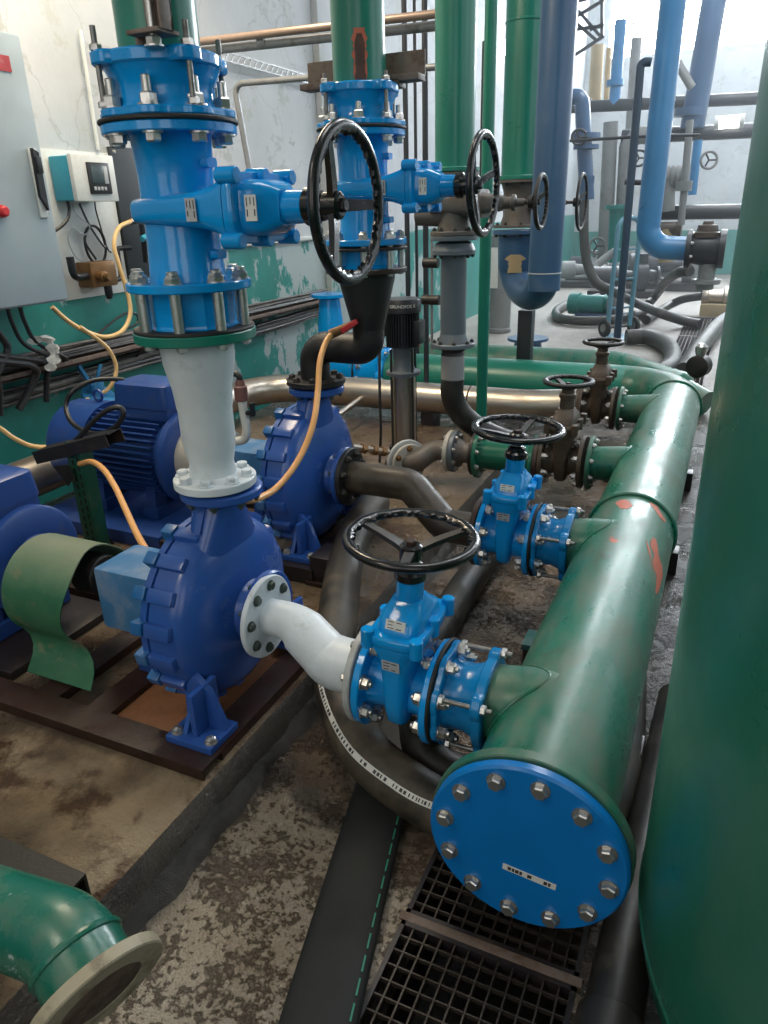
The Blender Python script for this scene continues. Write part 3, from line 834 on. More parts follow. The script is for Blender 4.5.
def channel(mb, p0, p1, w, h, t=.008, up=EZ):
    """steel channel laid web up from p0 to p1 (p at bottom centre)"""
    p0, p1 = V(p0), V(p1)
    d = (p1 - p0).normalized(); s = V((0, 0, 1)).cross(d)
    mb.bar(p0 + EZV * (h - t / 2), p1 + EZV * (h - t / 2), w, t)
    for q in (-1, 1): mb.bar(p0 + s * (q * (w / 2 - t / 2)) + EZV * (h / 2 - t / 2), p1 + s * (q * (w / 2 - t / 2)) + EZV * (h / 2 - t / 2), t, h - t)
    return mb
EZV = V(EZ)
fr = thing('pump_base_frame', 'rusty steel base frame on the plinth under the near pump', 'base frame', (-2.2, 1.66, PZ))
zt = P1.z - .302
for y in (1.315, 2.01): part('side_channel', channel(MB(), (-3.3, y, PZ), (-1.20, y, PZ), .10, zt - PZ), rust, fr)
for x in (-1.255, -1.70, -1.93, -2.55): part('cross_member', channel(MB(), (x, 1.36, PZ), (x, 1.96, PZ), .10, zt - PZ - .004), rust, fr)
part('rusty_plate', MB().box((-1.66, 1.36, PZ), (-1.30, 1.96, PZ + .010), .002), paint('orange_rust_plate', (.26, .11, .045), .5, (.10, .04, .018), .45, 7, .3), fr)
part('motor_plate', MB().box((-3.2, 1.40, PZ), (-2.15, 1.92, zt - .004), .004), dark_steel, fr)
fr = thing('pump_base_frame', 'steel base frame under the second pump with a blue motor end', 'base frame', (-2.4, 2.83, PZ))
zt = P2.z - .302
for y in (2.50, 3.16): part('side_channel', channel(MB(), (-2.35, y, PZ), (-1.50, y, PZ), .14, zt - PZ), dark_steel, fr)
for x in (-1.59, -2.0): part('cross_member', channel(MB(), (x, 2.57, PZ), (x, 3.09, PZ), .12, zt - PZ - .004), rust, fr)
part('motor_pedestal', MB().box((-3.22, 2.46, PZ), (-2.38, 3.20, zt), .008), motor_blue, fr, label='blue motor pedestal')
st = thing('support_block', 'dark rusty steel block at the plinth edge beside the second pump', 'steel block', (-1.4, 2.5, 0))
part('block', MB().box((-1.515, 2.44, PZ), (-1.36, 2.60, .285), .006), dark_steel, st)
part('base_plate', MB().box((-1.53, 2.42, PZ), (-1.35, 2.62, PZ + .02), .003), rust, st)

# empty plinth place nearest the camera: stub bend with a rusty open flange and a black channel
sb = thing('pipe_stub', 'old green pipe bend ending in a rusty open flange at the bottom left', 'pipe', (-1.1, .62, 0))
nd = V((.86, -.30, -.36)).normalized(); fc = V((-.885, .580, .350))
path = bend_path([(-1.75, .590, .305), fc - nd * .12, fc], .16, 12)
part('pipe_body', MB().tube(path, .086, 40, 0), green_old, sb)
d = (V(path[-1]) - V(path[-2])).normalized()
part('flange', MB().disc(V(path[-1]) - d * .018, d, .130, .026, .082, 56), paint('bare_flange', (.34, .30, .21), .5, (.05, .028, .016), .45, 14, .2), sb, label='rusty flange with open bore')
part('shaded_face', MB().disc(V(path[-1]) + d * .002, d, .105, .003, 0, 40, .0005), rust, sb)  # dark disc standing in for shade on the flange face and bore
w = MB().torus(V(path[-1]) - d * .085, d, .086, .006, .008, 48, 8); part('weld', w, green_old, sb)
part('support', MB().box((-1.55, .54, PZ), (-1.45, .66, .225), .005), dark_steel, sb)
ch = MB()
channel(ch, (-2.1, .765, PZ), (-1.19, .765, PZ), .12, .105)
single('steel_channel', ch, paint('matt_black_channel', (.008, .007, .006), .5, (.03, .018, .012), .35, 12, .3), 'black steel channel lying on the near plinth corner at lower left', 'steel channel')
# ------------------------------------------------------------------ vertical columns above the pumps
UP = dict(ex=(0, 0, 1), ey=(0, -1, 0), ez=(1, 0, 0))          # pipe axis up, stem towards the aisle
def up(x, y, z): return orient((x, y, z), UP['ex'], UP['ey'], UP['ez'])

X1, Y1 = -1.350, 1.665
ws = thing('reducer_spool', 'white painted flanged reducer standing on the near pump, green flange on top', 'pipe', (X1, Y1, .92))
prof = [(.945, .098), (.958, .072), (.99, .066), (1.03, .074), (1.07, .079), (1.155, .079), (1.165, .081), (1.22, .086), (1.29, .101), (1.325, .103), (1.36, .104)]
part('pipe_body', MB().lathe([(h - .92, r) for h, r in prof], (X1, Y1, .92), EZ, 48), white_paint, ws)
part('flange', MB().disc((X1 + .005, Y1, .921), EZ, .124, .026, 0, 56), white_paint, ws)
bolt_ring(ws, (X1 + .005, Y1, .947), EZ, .098, 8, .018, .015, .004, white_paint)
part('flange', MB().disc((X1, Y1, 1.357), EZ, .168, .027, 0, 56), green_col, ws, label='green top flange')
bolt_ring(ws, (X1, Y1, 1.357), (0, 0, -1), .142, 8, .014, .013, .006, steel)
ad = thing('flange_adaptor', 'short blue adaptor ring with thick studs above the green flange of the white spool', 'pipe coupling', (X1, Y1, 1.39))
part('gasket', MB().disc((X1, Y1, 1.383), EZ, .166, .010, 0, 56), gasket, ad)
part('body', MB().lathe([(0, .125), (.006, .12), (.012, .118), (.100, .118)], (X1, Y1, 1.391), EZ, 10), valve_blue, ad, sharp=.3)
for i in range(8):
    t = 2 * PI * (i + .5) / 8; q = V((X1 + .142 * math.cos(t), Y1 + .142 * math.sin(t), 1.385))
    s = part('stud', MB().cyl(q, q + V((0, 0, .162)), .0145, n=14, ch=.002), steel, ad)
    part('nut', MB().hexa(q + V((0, 0, .128)), EZ, .0225, .020), steel, s)
v = gate_valve('column_gate_valve', 'bright blue gate valve in the nearest upright pipe with wheel facing the aisle', 'valve', None, valve_blue, L=.396, RF=.168, RB=.096, k=1.2, wheel_R=.182, wheel_h=.465, wheel_ph=-PI / 2, plate=1, br=1.4, bt=0)
place(v, up(X1, Y1, 1.690))
ad = flange_adaptor('column_adaptor', 'bright blue flange adaptor with long tie rods on top of the nearest upright valve', 'pipe coupling', None, valve_blue, RF=.170, RB=.122, L=.150, rod=.05, long_bolts=.028, br=1.5)
place(ad, up(X1, Y1, 1.889))
rs = thing('riser_pipe', 'dark green riser pipe at top left above the nearest blue valve, with rusty bracket', 'pipe', (X1, Y1, 2.0))
part('pipe_body', MB().cyl((X1, Y1, 1.99), (X1, Y1, 5.2), .098, n=48), green_col, rs)
b = MB(); bx = X1 + .085; by = Y1 - .105
b.box((bx - .045, by - .055, 2.055), (bx + .045, by + .02, 2.064), .001).box((bx - .022, by - .012, 2.06), (bx + .05, by - .004, 2.5), .002).box((bx + .042, by - .045, 2.06), (bx + .05, by - .004, 2.5), .002).box((bx - .055, by - .02, 2.032), (bx - .03, by + .03, 2.07), .010)
part('bracket', b, rust_pale, rs)
put_bolt(rs, (bx + .01, by - .03, 2.030), EZ, bolt_mesh(.018, .018, .14, steel), 'bolt')

X2, Y2 = -1.370, 2.82
bb = thing('black_bend', 'black coated reducing S-bend rising from the second pump to the upright valve', 'pipe', (X2, Y2, .95))
path = bend_path([(X2, Y2, 1.235), (X2, Y2, 1.125), (P2.x, P2.y, 1.125), (P2.x, P2.y, .97)], .12, 10)
part('pipe_body', MB().tube(path, .067, 40, 0), black_worn, bb)
part('reducer', MB().lathe([(0, .118), (.035, .117), (.225, .070), (.24, .067)], (X2, Y2, 1.45), (0, 0, -1), 40), black_worn, bb)
part('flange', MB().disc((P2.x, P2.y, .958), EZ, .134, .024, 0, 56), black_worn, bb)
part('flange', MB().disc((X2, Y2, 1.44), EZ, .168, .020, 0, 56), rust, bb, label='rusty top flange')
bolt_ring(bb, (P2.x, P2.y, .982), EZ, .108, 8, .016, .014, .006, bolt_black)
sp = thing('red_handle_cock', 'small cock with red lever tapped into the black S-bend', 'small valve', (-1.5, 2.72, 1.17))
part('body', MB().tube([(-1.387, 2.74, 1.25), (-1.437, 2.735, 1.225), (-1.503, 2.73, 1.198)], [.012, .018, .020], 12, 3), brass, sp)
part('lever', MB().bar((-1.37, 2.715, 1.258), (-1.439, 2.71, 1.216), .016, .022, .003), red_plastic, sp)
ad = thing('flange_adaptor', 'small blue adaptor with studs between the black S-bend and the upright valve', 'pipe coupling', (X2, Y2, 1.46))
part('body', MB().lathe([(0, .122), (.012, .112), (.075, .112)], (X2, Y2, 1.46), EZ, 32), valve_blue, ad)
part('gasket', MB().disc((X2, Y2, 1.528), EZ, .170, .012, 0, 56), gasket, ad)
for i in range(8):
    t = 2 * PI * (i + .5) / 8; q = V((X2 + .142 * math.cos(t), Y2 + .142 * math.sin(t), 1.43))
    s = part('stud', MB().cyl(q, q + V((0, 0, .17)), .0125, n=12, ch=.002), steel, ad)
    part('nut', MB().hexa(q + V((0, 0, .132)), EZ, .017, .016), steel, s)
v = gate_valve('column_gate_valve', 'blue gate valve in the second upright pipe, wheel in front of green pipe', 'valve', None, valve_blue, L=.41, RF=.168, RB=.096, k=1.2, wheel_R=.182, wheel_h=.458, wheel_ph=-PI / 2 + .3, plate=1, br=1.4, bt=0)
place(v, up(X2, Y2, 1.752))
ad = flange_adaptor('column_adaptor', 'blue flange adaptor under the rusty crossbar of the second upright pipe', 'pipe coupling', None, valve_blue, RF=.170, RB=.122, L=.150, rod=.03, long_bolts=.02, br=1.4)
place(ad, up(X2, Y2, 1.958))
rs = thing('riser_pipe', 'green riser pipe with a bare rusty patch above the second upright valve', 'pipe', (X2, Y2, 2.08))
part('pipe_body', MB().cyl((X2, Y2, 2.07), (X2, Y2, 5.2), .099, n=48), green_col, rs)
def patch(cx, cy, r, a0, a1, z0, z1, th, seg=12, wob=.0, sd=1):
    m = MB(); rnd = random.Random(sd); rings = []
    for i in range(seg + 1):
        z = z0 + (z1 - z0) * i / seg; w = wob * (rnd.random() - .5) + (.10 * max(0, i / seg - .85) * 4 if wob else 0)
        ring = []
        for q in (r, r + th):
            ts = [a0 + w + (a1 - a0 - 2 * w) * j / 6 for j in range(7)]
            if q > r: ts = ts[::-1]
            ring += [(cx + q * math.cos(t), cy + q * math.sin(t), z) for t in ts]
        rings.append(ring)
    return m.ring_strip(rings)
ac = math.radians(-62)
part('primer_edge', patch(X2, Y2, .099, ac - .25, ac + .25, 2.10, 2.275, .0008, 16, .10), primer, rs)
part('rust_patch', patch(X2, Y2, .099, ac - .18, ac + .18, 2.10, 2.258, .0016, 16, .06, 2), patch_mat, rs)
cb = thing('crossbar', 'rusty steel channel crossbar behind the second green riser pipe', 'crossbar', (X2, Y2 + .15, 2.2))
m = MB(); m.box((X2 - .29, Y2 + .12, 2.125), (X2 + .215, Y2 + .13, 2.225), .002); m.box((X2 - .29, Y2 + .05, 2.12), (X2 + .215, Y2 + .13, 2.142), .002); 
part('channel', m, rust_pale, cb)
part('clamp_plate', MB().box((X2 - .14, Y2 + .05, 2.10), (X2 + .14, Y2 + .115, 2.13), .004), rust, cb)

# third upright line: green riser, brown valve, grey spool, rubber bend
X3, Y3 = -1.388, 3.95
def rusty_column_valve(x, y, z, L, label, wheel_x, R, mat, RF):
    k = thing('column_gate_valve', label, 'valve', (x, y, z))
    part('body', MB().lathe([(-L / 2 + .02, RF * .72), (-L * .25, RF * .62), (L * .25, RF * .62), (L / 2 - .02, RF * .72)], (x, y, z), EZ, 36), mat, k)
    b = MB().superloft([(x - .11, .085, .045, y, z), (x + .05, .09, .055, y, z), (x + .13, .10, .06, y, z), (x + .14, .11, .07, y, z), (x + .165, .11, .07, y, z), (x + .17, .08, .05, y, z), (x + .25, .055, .04, y, z), (x + .27, .035, .035, y, z)], 'X', 4, 36)
    part('bonnet', b, mat, k)
    for s in (-1, 1):
        part('flange', MB().disc((x, y, z + s * L / 2 - (.022 if s > 0 else 0)), EZ, RF, .022, 0, 48), mat, k)
        bolt_ring(k, (x, y, z + s * (L / 2 - .022)), (0, 0, -s), RF * .82, 8, .012, .012, .008, bolt_black)
    part('gland', MB().lathe([(0, .03), (.05, .028), (.055, .04), (.07, .04), (.075, .02), (.12, .018)], (x + .26, y, z), EX, 20), mat, k)
    part('stem', MB().cyl((x + .36, y, z), (wheel_x, y, z), .012, n=14), bolt_black, k)
    M = V((wheel_x, y, z)) - V((x, y, z))
    # wheel authored about the thing's own origin
    handwheel(k, M, EX, R, 0, black_worn, 3, .4, .011, True)
    return k
rs = thing('riser_pipe', 'third upright green pipe, thick, between the two black handwheels and the thin pole', 'pipe', (X3, Y3, 1.86))
part('pipe_body', MB().cyl((X3, Y3, 1.85), (X3, Y3, 5.2), .102, n=48), green_col, rs)
part('flange', MB().disc((X3, Y3, 1.845), EZ, .13, .022, 0, 48), green_col, rs)
rusty_column_valve(X3, Y3, 1.69, .305, 'rusty grey valve in the third upright pipe with small wheel before slate blue pipe', -.96, .135, grey_valve, .128)
gs = thing('grey_spool', 'grey flanged pipe spool hanging below the rusty third upright valve', 'pipe', (X3, Y3, .95))
part('pipe_body', MB().cyl((X3, Y3, .96), (X3, Y3, 1.52), .072, n=36), grey_pipe, gs)
for z, r in ((1.512, .128), (1.44, .118), (.945, .125)):
    part('flange', MB().disc((X3, Y3, z), EZ, r, .024, 0, 48), grey_pipe, gs)
part('collar', MB().lathe([(0, .118), (.035, .10), (.045, .072)], (X3, Y3, 1.464), EZ, 36), grey_pipe, gs)
part('collar', MB().lathe([(0, .085), (.05, .072)], (X3, Y3, .969), EZ, 36), grey_pipe, gs)
bolt_ring(gs, (X3, Y3, 1.44), (0, 0, -1), .102, 8, .011, .011, .006, bolt_black)
bolt_ring(gs, (X3, Y3, .969), EZ, .106, 8, .011, .011, .006, bolt_black)
rb = thing('rubber_bend', 'black rubber hose bend with a pale pipe piece below the grey spool', 'hose', (X3, Y3, .4))
part('pale_pipe', MB().cyl((X3, Y3, .76), (X3, Y3, .90), .067, n=36), paint('pale_grey_pipe', (.30, .30, .30), .4, (.2, .19, .18), .3, 8), rb)
part('neck', MB().lathe([(0, .068), (.02, .062), (.046, .08)], (X3, Y3, .898), EZ, 32), rubber, rb)
part('hose_body', MB().tube([(X3, Y3, .765), (X3, Y3, .66), (X3 + .035, Y3 + .03, .56), (X3 + .12, Y3 + .09, .46), (X3 + .25, Y3 + .16, .38), (X3 + .40, Y3 + .2, .34)], .067, 28, 6), rubber, rb)

# flanged line on the third branch
Z3 = .345; Y3B = VY[2]
gl = thing('flanged_line', 'grey flanged elbow line from the upright multistage pump towards the third brown valve', 'pipe', (-1.5, 3.95, 0))
d1 = V((.80, -.60, .05)).normalized(); c1 = V((-1.64, 3.83, .265))
part('pipe_body', MB().tube(bend_path([c1 - d1 * .06, c1 + d1 * .10, (-1.48, Y3B - .01, Z3), (-1.22, Y3B, Z3)], .10, 8), .060, 32, 0), grey_valve, gl)
part('flange', MB().disc(c1, d1, .135, .024, 0, 48), grey_flange, gl); part('flange', MB().disc(c1 + d1 * .03, d1, .114, .022, 0, 48), cream_dusty, gl)
bolt_ring(gl, c1 + d1 * .052, d1, .090, 6, .015, .014, .004, brass)
part('flange', MB().disc((-1.385, Y3B, Z3), EX, .122, .026, 0, 48), cream_dusty, gl, label='dusty pale flange')
part('flange', MB().disc((-1.355, Y3B, Z3), EX, .122, .026, 0, 48), grey_pipe, gl)
bolt_ring(gl, (-1.329, Y3B, Z3), EX, .10, 8, .012, .012, .006, steel)
bolt_ring(gl, (-1.385, Y3B, Z3), (-1, 0, 0), .10, 8, .012, .012, .006, steel)
part('flange', MB().disc((-1.228, Y3B, Z3), EX, .128, .022, 0, 48), black_worn, gl)
part('body', MB().lathe([(0, .085), (.05, .062)], (-1.33, Y3B, Z3), EX, 32), grey_valve, gl)
gp = thing('green_spool', 'short dark green flanged spool just left of the third brown valve, behind a handwheel', 'pipe', (-1.05, 3.95, 0))
part('pipe_body', MB().cyl((-1.20, Y3B, Z3), (-.855, Y3B, Z3), .083, n=36), green_pipe, gp)
for x in (-1.204, -.88): part('flange', MB().disc((x, Y3B, Z3), EX, .14, .022, 0, 48), green_pipe, gp)
part('flange', MB().disc((-.858, Y3B, Z3), EX, .146, .028, 0, 48), rust, gp, label='rusty flange at the valve')
bolt_ring(gp, (-1.182, Y3B, Z3), EX, .115, 8, .012, .012, .006, steel)
bolt_ring(gp, (-.88, Y3B, Z3), (-1, 0, 0), .115, 8, .012, .012, .006, steel)

# upright multistage pump
VX, VYY = -1.775, 4.13
vp = thing('multistage_pump', 'slim upright pump with black motor over a stainless sleeve', 'pump', (VX, VYY, PZ))
part('base', MB().superloft([(PZ, .11, .11, VX, VYY), (PZ + .02, .11, .11, VX, VYY), (PZ + .03, .08, .08, VX, VYY), (PZ + .12, .085, .085, VX, VYY)], 'Z', 5, 32), black_worn, vp)
part('sleeve', MB().cyl((VX, VYY, PZ + .11), (VX, VYY, .725), .075, n=40), stainless, vp)
for i in range(4):
    t = PI / 4 + i * PI / 2 + .25; q = V((VX + .092 * math.cos(t), VYY + .092 * math.sin(t), PZ + .1))
    part('tie_bolt', MB().cyl(q, q + V((0, 0, .64)), .008, n=12), bolt_black, vp)
part('lantern', MB().lathe([(0, .105), (.022, .108), (.03, .075), (.07, .062), (.15, .066), (.175, .075), (.18, .095)], (VX, VYY, .725), EZ, 40), grey_pipe, vp)
mo = MB().cyl((VX, VYY, .90), (VX, VYY, 1.12), .082, n=36)
for i in range(36):
    M = Matrix.Translation((VX, VYY, 0)) @ Matrix.Rotation(2 * PI * i / 36, 4, 'Z')
    mo.box((.078, -.003, .90), (.102, .003, 1.10), 0, M)
part('motor', mo, black_plastic, vp)
part('fan_cap', MB().lathe([(0, .108), (.004, .115), (.07, .115), (.082, .108), (.086, .03)], (VX, VYY, 1.10), EZ, 40), black_plastic, vp)
part('terminal_box', MB().box((VX - .16, VYY - .055, .96), (VX - .085, VYY + .055, 1.08), .01), black_plastic, vp)
part('control_box', MB().box((VX + .085, VYY - .05, .92), (VX + .13, VYY + .05, 1.06), .01), black_plastic, vp)
part('power_cable', MB().tube([(VX - .11, VYY - .02, .98), (VX - .135, VYY - .05, .86), (VX - .12, VYY - .10, .62), (VX - .115, VYY - .11, .4), (VX - .14, VYY - .09, PZ + .01)], .009, 10), black_cable, vp)
def lettering(txt, size, mat, parent, fn, name='lettering'):
    cu = bpy.data.curves.new('t', 'FONT'); cu.body = txt; cu.size = size; cu.align_x = 'CENTER'; cu.align_y = 'CENTER'; cu.extrude = .0005
    to = bpy.data.objects.new('t', cu); C.objects.link(to)
    me = bpy.data.meshes.new_from_object(to.evaluated_get(bpy.context.evaluated_depsgraph_get()))
    bpy.data.objects.remove(to)
    for v_ in me.vertices: v_.co = ROOTM[root_of(parent).name] @ V(fn(v_.co.x, v_.co.y, v_.co.z))
    me.materials.clear(); me.materials.append(mat); me.name = name
    o = bpy.data.objects.new(name, me); C.objects.link(o); o.parent = parent; return o
def on_cap(x, y, z):
    a = math.radians(-66) + x / .115
    return (VX + (.1155 + z) * math.cos(a), VYY + (.1155 + z) * math.sin(a), 1.145 + y)
lettering('GRUNDFOS X', .026, label_white, vp, on_cap)

# fourth upright line with the slate blue U bend
X4, Y4 = -1.63, 6.20
rs = thing('riser_pipe', 'farthest thick green upright pipe beside the slate blue pipe', 'pipe', (X4, Y4, 1.90))
part('pipe_body', MB().cyl((X4, Y4, 1.88), (X4, Y4, 5.6), .150, n=48), green_col, rs)
part('flange', MB().disc((X4, Y4, 1.86), EZ, .205, .03, 0, 48), green_col, rs)
part('weld', MB().torus((X4, Y4, 2.92), EZ, .150, .006, .01, 48, 8), green_col, rs)
rusty_column_valve(X4, Y4, 1.685, .35, 'rusty valve in the fourth upright pipe, its stem passing behind the slate blue pipe', -1.17, .21, grey_valve, .203)
ub = thing('blue_bend', 'slate blue pipe rising to the roof with a U bend under the fourth valve', 'pipe', (-1.4, 5.9, 0))
e = V((-1.285, 5.72, 0)); b0 = V((X4, Y4, 0)); mid = (e + b0) / 2; rr = (e - b0).length / 2; dd = (e - b0).normalized()
pts = [(X4, Y4, 1.45), (X4, Y4, 1.20)]
for i in range(13):
    t = PI - PI * i / 12
    q = mid + dd * (rr * math.cos(t)); pts.append((q.x, q.y, 1.19 - rr * .58 * math.sin(t)))
pts += [(e.x, e.y, 1.20), (e.x, e.y, 3.2), (e.x, e.y, 5.6)]
part('pipe_body', MB().tube(pts, [.160, .140, .125, .122, .122, .122, .122, .122], 40, 2), steel_blue, ub)
part('flange', MB().disc((X4, Y4, 1.46), EZ, .208, .034, 0, 48), steel_blue, ub)
bolt_ring(ub, (X4, Y4, 1.46), (0, 0, -1), .175, 8, .014, .014, .008, bolt_black)
part('weld', MB().torus((e.x, e.y, 1.20), EZ, .122, .004, .005, 40, 8), label_grey, ub)
part('pale_patch', patch(X4, Y4, .156, math.radians(-105), math.radians(-55), 1.17, 1.31, .003, 8, .3, 5), hull, ub)
po = thing('support_post', 'black steel post carrying the slate blue U bend', 'post', (-1.53, 6.25, 0))
part('post', MB().box((-1.59, 6.16, .02), (-1.47, 6.28, .86), .006), far_dark, po)
part('foot_plate', MB().box((-1.65, 6.10, 0), (-1.41, 6.34, .02), .003), far_dark, po)
gpole = thing('thin_green_pipe', 'thin bright green upright pipe standing just right of the third riser', 'pipe', (-1.318, 4.3, 0))
part('pipe_body', MB().cyl((-1.318, 4.3, PZ), (-1.318, 4.3, 5.2), .034, n=24), green_col, gpole)
part('socket', MB().lathe([(0, .06), (.02, .06), (.03, .045), (.09, .042), (.095, .034)], (-1.318, 4.3, PZ), EZ, 24), green_col, gpole)

# pump 2 suction bend, stainless line, second green cross pipe
sbd = thing('suction_bend', 'worn brown-black pipe bend from the second pump down to the second blue valve', 'pipe', (-1.2, 2.81, 0))
path = bend_path([(P2.x + .14, 2.83, P2.z), (-1.19, 2.83, P2.z), (-1.0, VY[1], VZ[1]), (-.84, VY[1], VZ[1])], [.11, .11], 6)
part('pipe_body', MB().tube(path, .074, 36, 0), paint('worn_brown_pipe', (.045, .034, .024), .4, (.12, .095, .065), .4, 7, .2), sbd)
part('flange', MB().disc((P2.x + .139, 2.83, P2.z), EX, .136, .022, 0, 48), black_worn, sbd)
part('flange', MB().disc((-.848, VY[1], VZ[1]), EX, .150, .024, 0, 48), rust, sbd, label='orange rusty flange at the valve')
bolt_ring(sbd, (P2.x + .161, 2.83, P2.z), EX, .108, 8, .016, .014, .008, bolt_black)
path = bend_path([(-.845, VY[3], VZ[3]), (-1.2, VY[3], .355), (-3.40, VY[3], .350), (-3.40, -.5, .35)], [.2, .42], 12)
ss = thing('stainless_pipe', 'dusty stainless steel pipe crossing behind the pumps and turning along the wall', 'pipe', (-2.5, 5.1, 0))
part('pipe_body', MB().tube(path, .112, 40, 0), stainless, ss)
part('flange', MB().disc((-.852, VY[3], VZ[3]), EX, .145, .024, 0, 48), brown_valve, ss)
part('weld', MB().torus((-1.62, VY[3], .354), EX, .112, .004, .006, 40, 8), rust, ss)
for x in (-1.95, -2.9): part('support', MB().box((x - .05, 4.97, 0), (x + .05, 5.13, .27), .006), dark_steel, ss)
hn = thing('hose_nipple', 'short brass and steel nipple line between the second pump and the grey flanged elbow', 'pipe fitting', (-1.705, 3.45, 0.451))
na, nb = V((-1.778, 3.4, 0.47)), V((-1.661, 3.62, 0.386)); nd_ = (nb - na).normalized()
part('tube', MB().cyl(na, nb, .018, n=16), stainless, hn)
for f_ in (.25, .55, .8): part('nut', MB().hexa(na.lerp(nb, f_), nd_, .030, .035), brass, hn)
sk = thing('support_block', 'small greenish painted steel block on the floor beside the second blue valve', 'steel block', (-.47, 2.42, 0))
part('block', MB().box((-.535, 2.36, 0), (-.41, 2.47, .10), .006), dark_steel, sk)
part('painted_plate', MB().box((-.54, 2.355, .10), (-.405, 2.475, .125), .003), paint('chipped_teal_plate', (.03, .13, .13), .4, (.2, .2, .18), .5, 20), sk)
c2 = thing('drain_tube', 'thin stainless drain tube sloping from the stainless pipe past the second pump', 'pipe', (-1.9, 4.9, .35))
part('tube', MB().cyl((-2.47, 5.0, 0.34), (-2.456, 4.5, 0.31), .022, n=16), stainless, c2)
part('rusty_joint', MB().cyl((-2.452, 5.0, 0.357), (-2.462, 4.93, 0.341), .032, n=16), rust, c2)
g2 = thing('green_cross_pipe', 'second dark green pipe lying on the floor beyond the header bend', 'pipe', (-1.5, 6.9, 0))
part('pipe_body', MB().tube(bend_path([(-2.75, 6.95, .25), (-.85, 6.95, .25), (-.25, 6.62, .16), (-.05, 6.5, .10)], .4, 8), [.17, .17, .17, .165, .15, .11], 40, 0), header_mat, g2)
part('flange', MB().disc((-2.78, 6.95, .25), EX, .24, .03, 0, 48), rust_pale, g2)
ad = flange_adaptor('flange_adaptor', 'blue flange adaptor on the far cross stretch of the green header', 'pipe coupling', None, valve_blue, RF=.245, RB=.192, L=.27, nl=6)
place(ad, orient((-2.89, 5.82, HZ), EX, EY, EZ))
bv = thing('blue_fitting', 'blue flanged tee fitting low by the wall at the far end of the cross pipe', 'pipe fitting', (-3.25, 5.82, 0))
part('body', MB().lathe([(0, .23), (.022, .23), (.024, .17), (.16, .16), (.30, .16)], (-2.895, 5.82, HZ), (-1, 0, 0), 48), valve_blue, bv)
part('neck', MB().lathe([(0, .15), (.25, .13), (.62, .09), (.64, .16), (.665, .16)], (-3.20, 5.82, HZ), EZ, 36), valve_blue, bv)
bolt_ring(bv, (-2.917, 5.82, HZ), (-1, 0, 0), .20, 8, .016, .014, .008, steel)
dc = thing('drain_cock', 'black and steel clamp fitting on top of the header bend', 'pipe fitting', (-.14, 6.02, .5))
part('band', MB().lathe([(-.05, .075), (-.045, .085), (.045, .085), (.05, .075)], (-.13, 6.05, .50), (.35, 1, 0), 28), black_worn, dc)
part('cap', MB().lathe([(0, .03), (.05, .045), (.08, .045), (.10, .02)], (-.13, 6.05, .57), EZ, 20), steel, dc)
# ------------------------------------------------------------------ big tank on the right
TKX, TKY, TKR = .744, 1.36, .745
tk = thing('storage_tank', 'tall dark green cylindrical tank filling the right edge', 'tank', (TKX, TKY, 0))
prof = [(.03, .02), (.035, .35), (.05, .52), (.075, .63), (.125, .70), (.18, .733), (.25, TKR)]
part('dished_bottom', MB().lathe(prof, (TKX, TKY, 0), EZ, 128, True, False), tank_mat, tk)
part('shell', MB().lathe([(.25, TKR), (1.8, TKR), (3.4, TKR), (4.2, TKR)], (TKX, TKY, 0), EZ, 128, False, True), tank_mat, tk)
part('seam', MB().torus((TKX, TKY, .25), EZ, TKR, .003, .008, 128, 8), tank_mat, tk)
for i in range(3):
    t = .5 + 2 * PI * i / 3; q = V((TKX + .55 * math.cos(t), TKY + .55 * math.sin(t), 0))
    part('leg', MB().cyl(q, q + V((0, 0, .065)), .045, n=20).box(q - V((.07, .07, 0)), q + V((.07, .07, .012)), .002), dark_steel, tk)
dp = thing('floor_pipe', 'dark grey pipe on the floor under the tank edge, bottom right', 'pipe', (.02, 1.2, 0))
part('pipe_body', MB().cyl((-.035, .55, .075), (.03, 2.3, .075), .062, n=32), rubber, dp)
part('coupling', MB().lathe([(0, .066), (.005, .072), (.09, .072), (.095, .066)], (-.018, 1.0, .075), (.037, 1, 0), 32), rubber, dp)

# ------------------------------------------------------------------ floor gratings over the trench
def grating(y0, y1, label, nx=14, name='floor_grating'):
    ny = max(3, int((y1 - y0) / .038)); g = thing(name, label, 'floor grating', ((TX0 + TX1) / 2, (y0 + y1) / 2, 0), 'trench gratings')
    fr = MB()
    fr.box((TX0, y0, -.03), (TX0 + .012, y1, .004)).box((TX1 - .012, y0, -.03), (TX1, y1, .004)).box((TX0, y0, -.03), (TX1, y0 + .012, .004)).box((TX0, y1 - .012, -.03), (TX1, y1, .004))
    part('frame', fr, dark_steel, g)
    m = MB()
    for i in range(1, nx): x = TX0 + (TX1 - TX0) * i / nx; m.box((x - .0022, y0, -.03), (x + .0022, y1, .002))
    for j in range(1, ny): y = y0 + (y1 - y0) * j / ny; m.box((TX0, y - .0018, -.012), (TX1, y + .0018, .001))
    part('bar_mesh', m, grate_mat, g)
grate_mat = paint('grating_steel', (.055, .046, .038), .42, (.03, .02, .014), .4, 14, .2, metal=.5)
gl_ = ['steel floor grating in front of the blue blind flange, bottom centre', 'steel floor grating directly under the near end of the green header', 'steel floor grating under the header between the first two branches', 'steel floor grating under the header before the third branch', 'steel floor grating under the third header branch', 'steel floor grating under the far bend of the header',
       'steel floor grating just beyond the header bend', 'steel floor grating beside the thick far floor hose', 'steel floor grating under the crossing far hoses', 'farthest steel floor grating under the black check valve']
ys = [.43, 1.20, 1.98, 3.0, 4.0, 5.0, 6.2, 7.6, 9.0, 10.6, 12.4]
for i in range(10): grating(ys[i] + .012, ys[i + 1] - .012, gl_[i], 12 if i < 6 else 10)
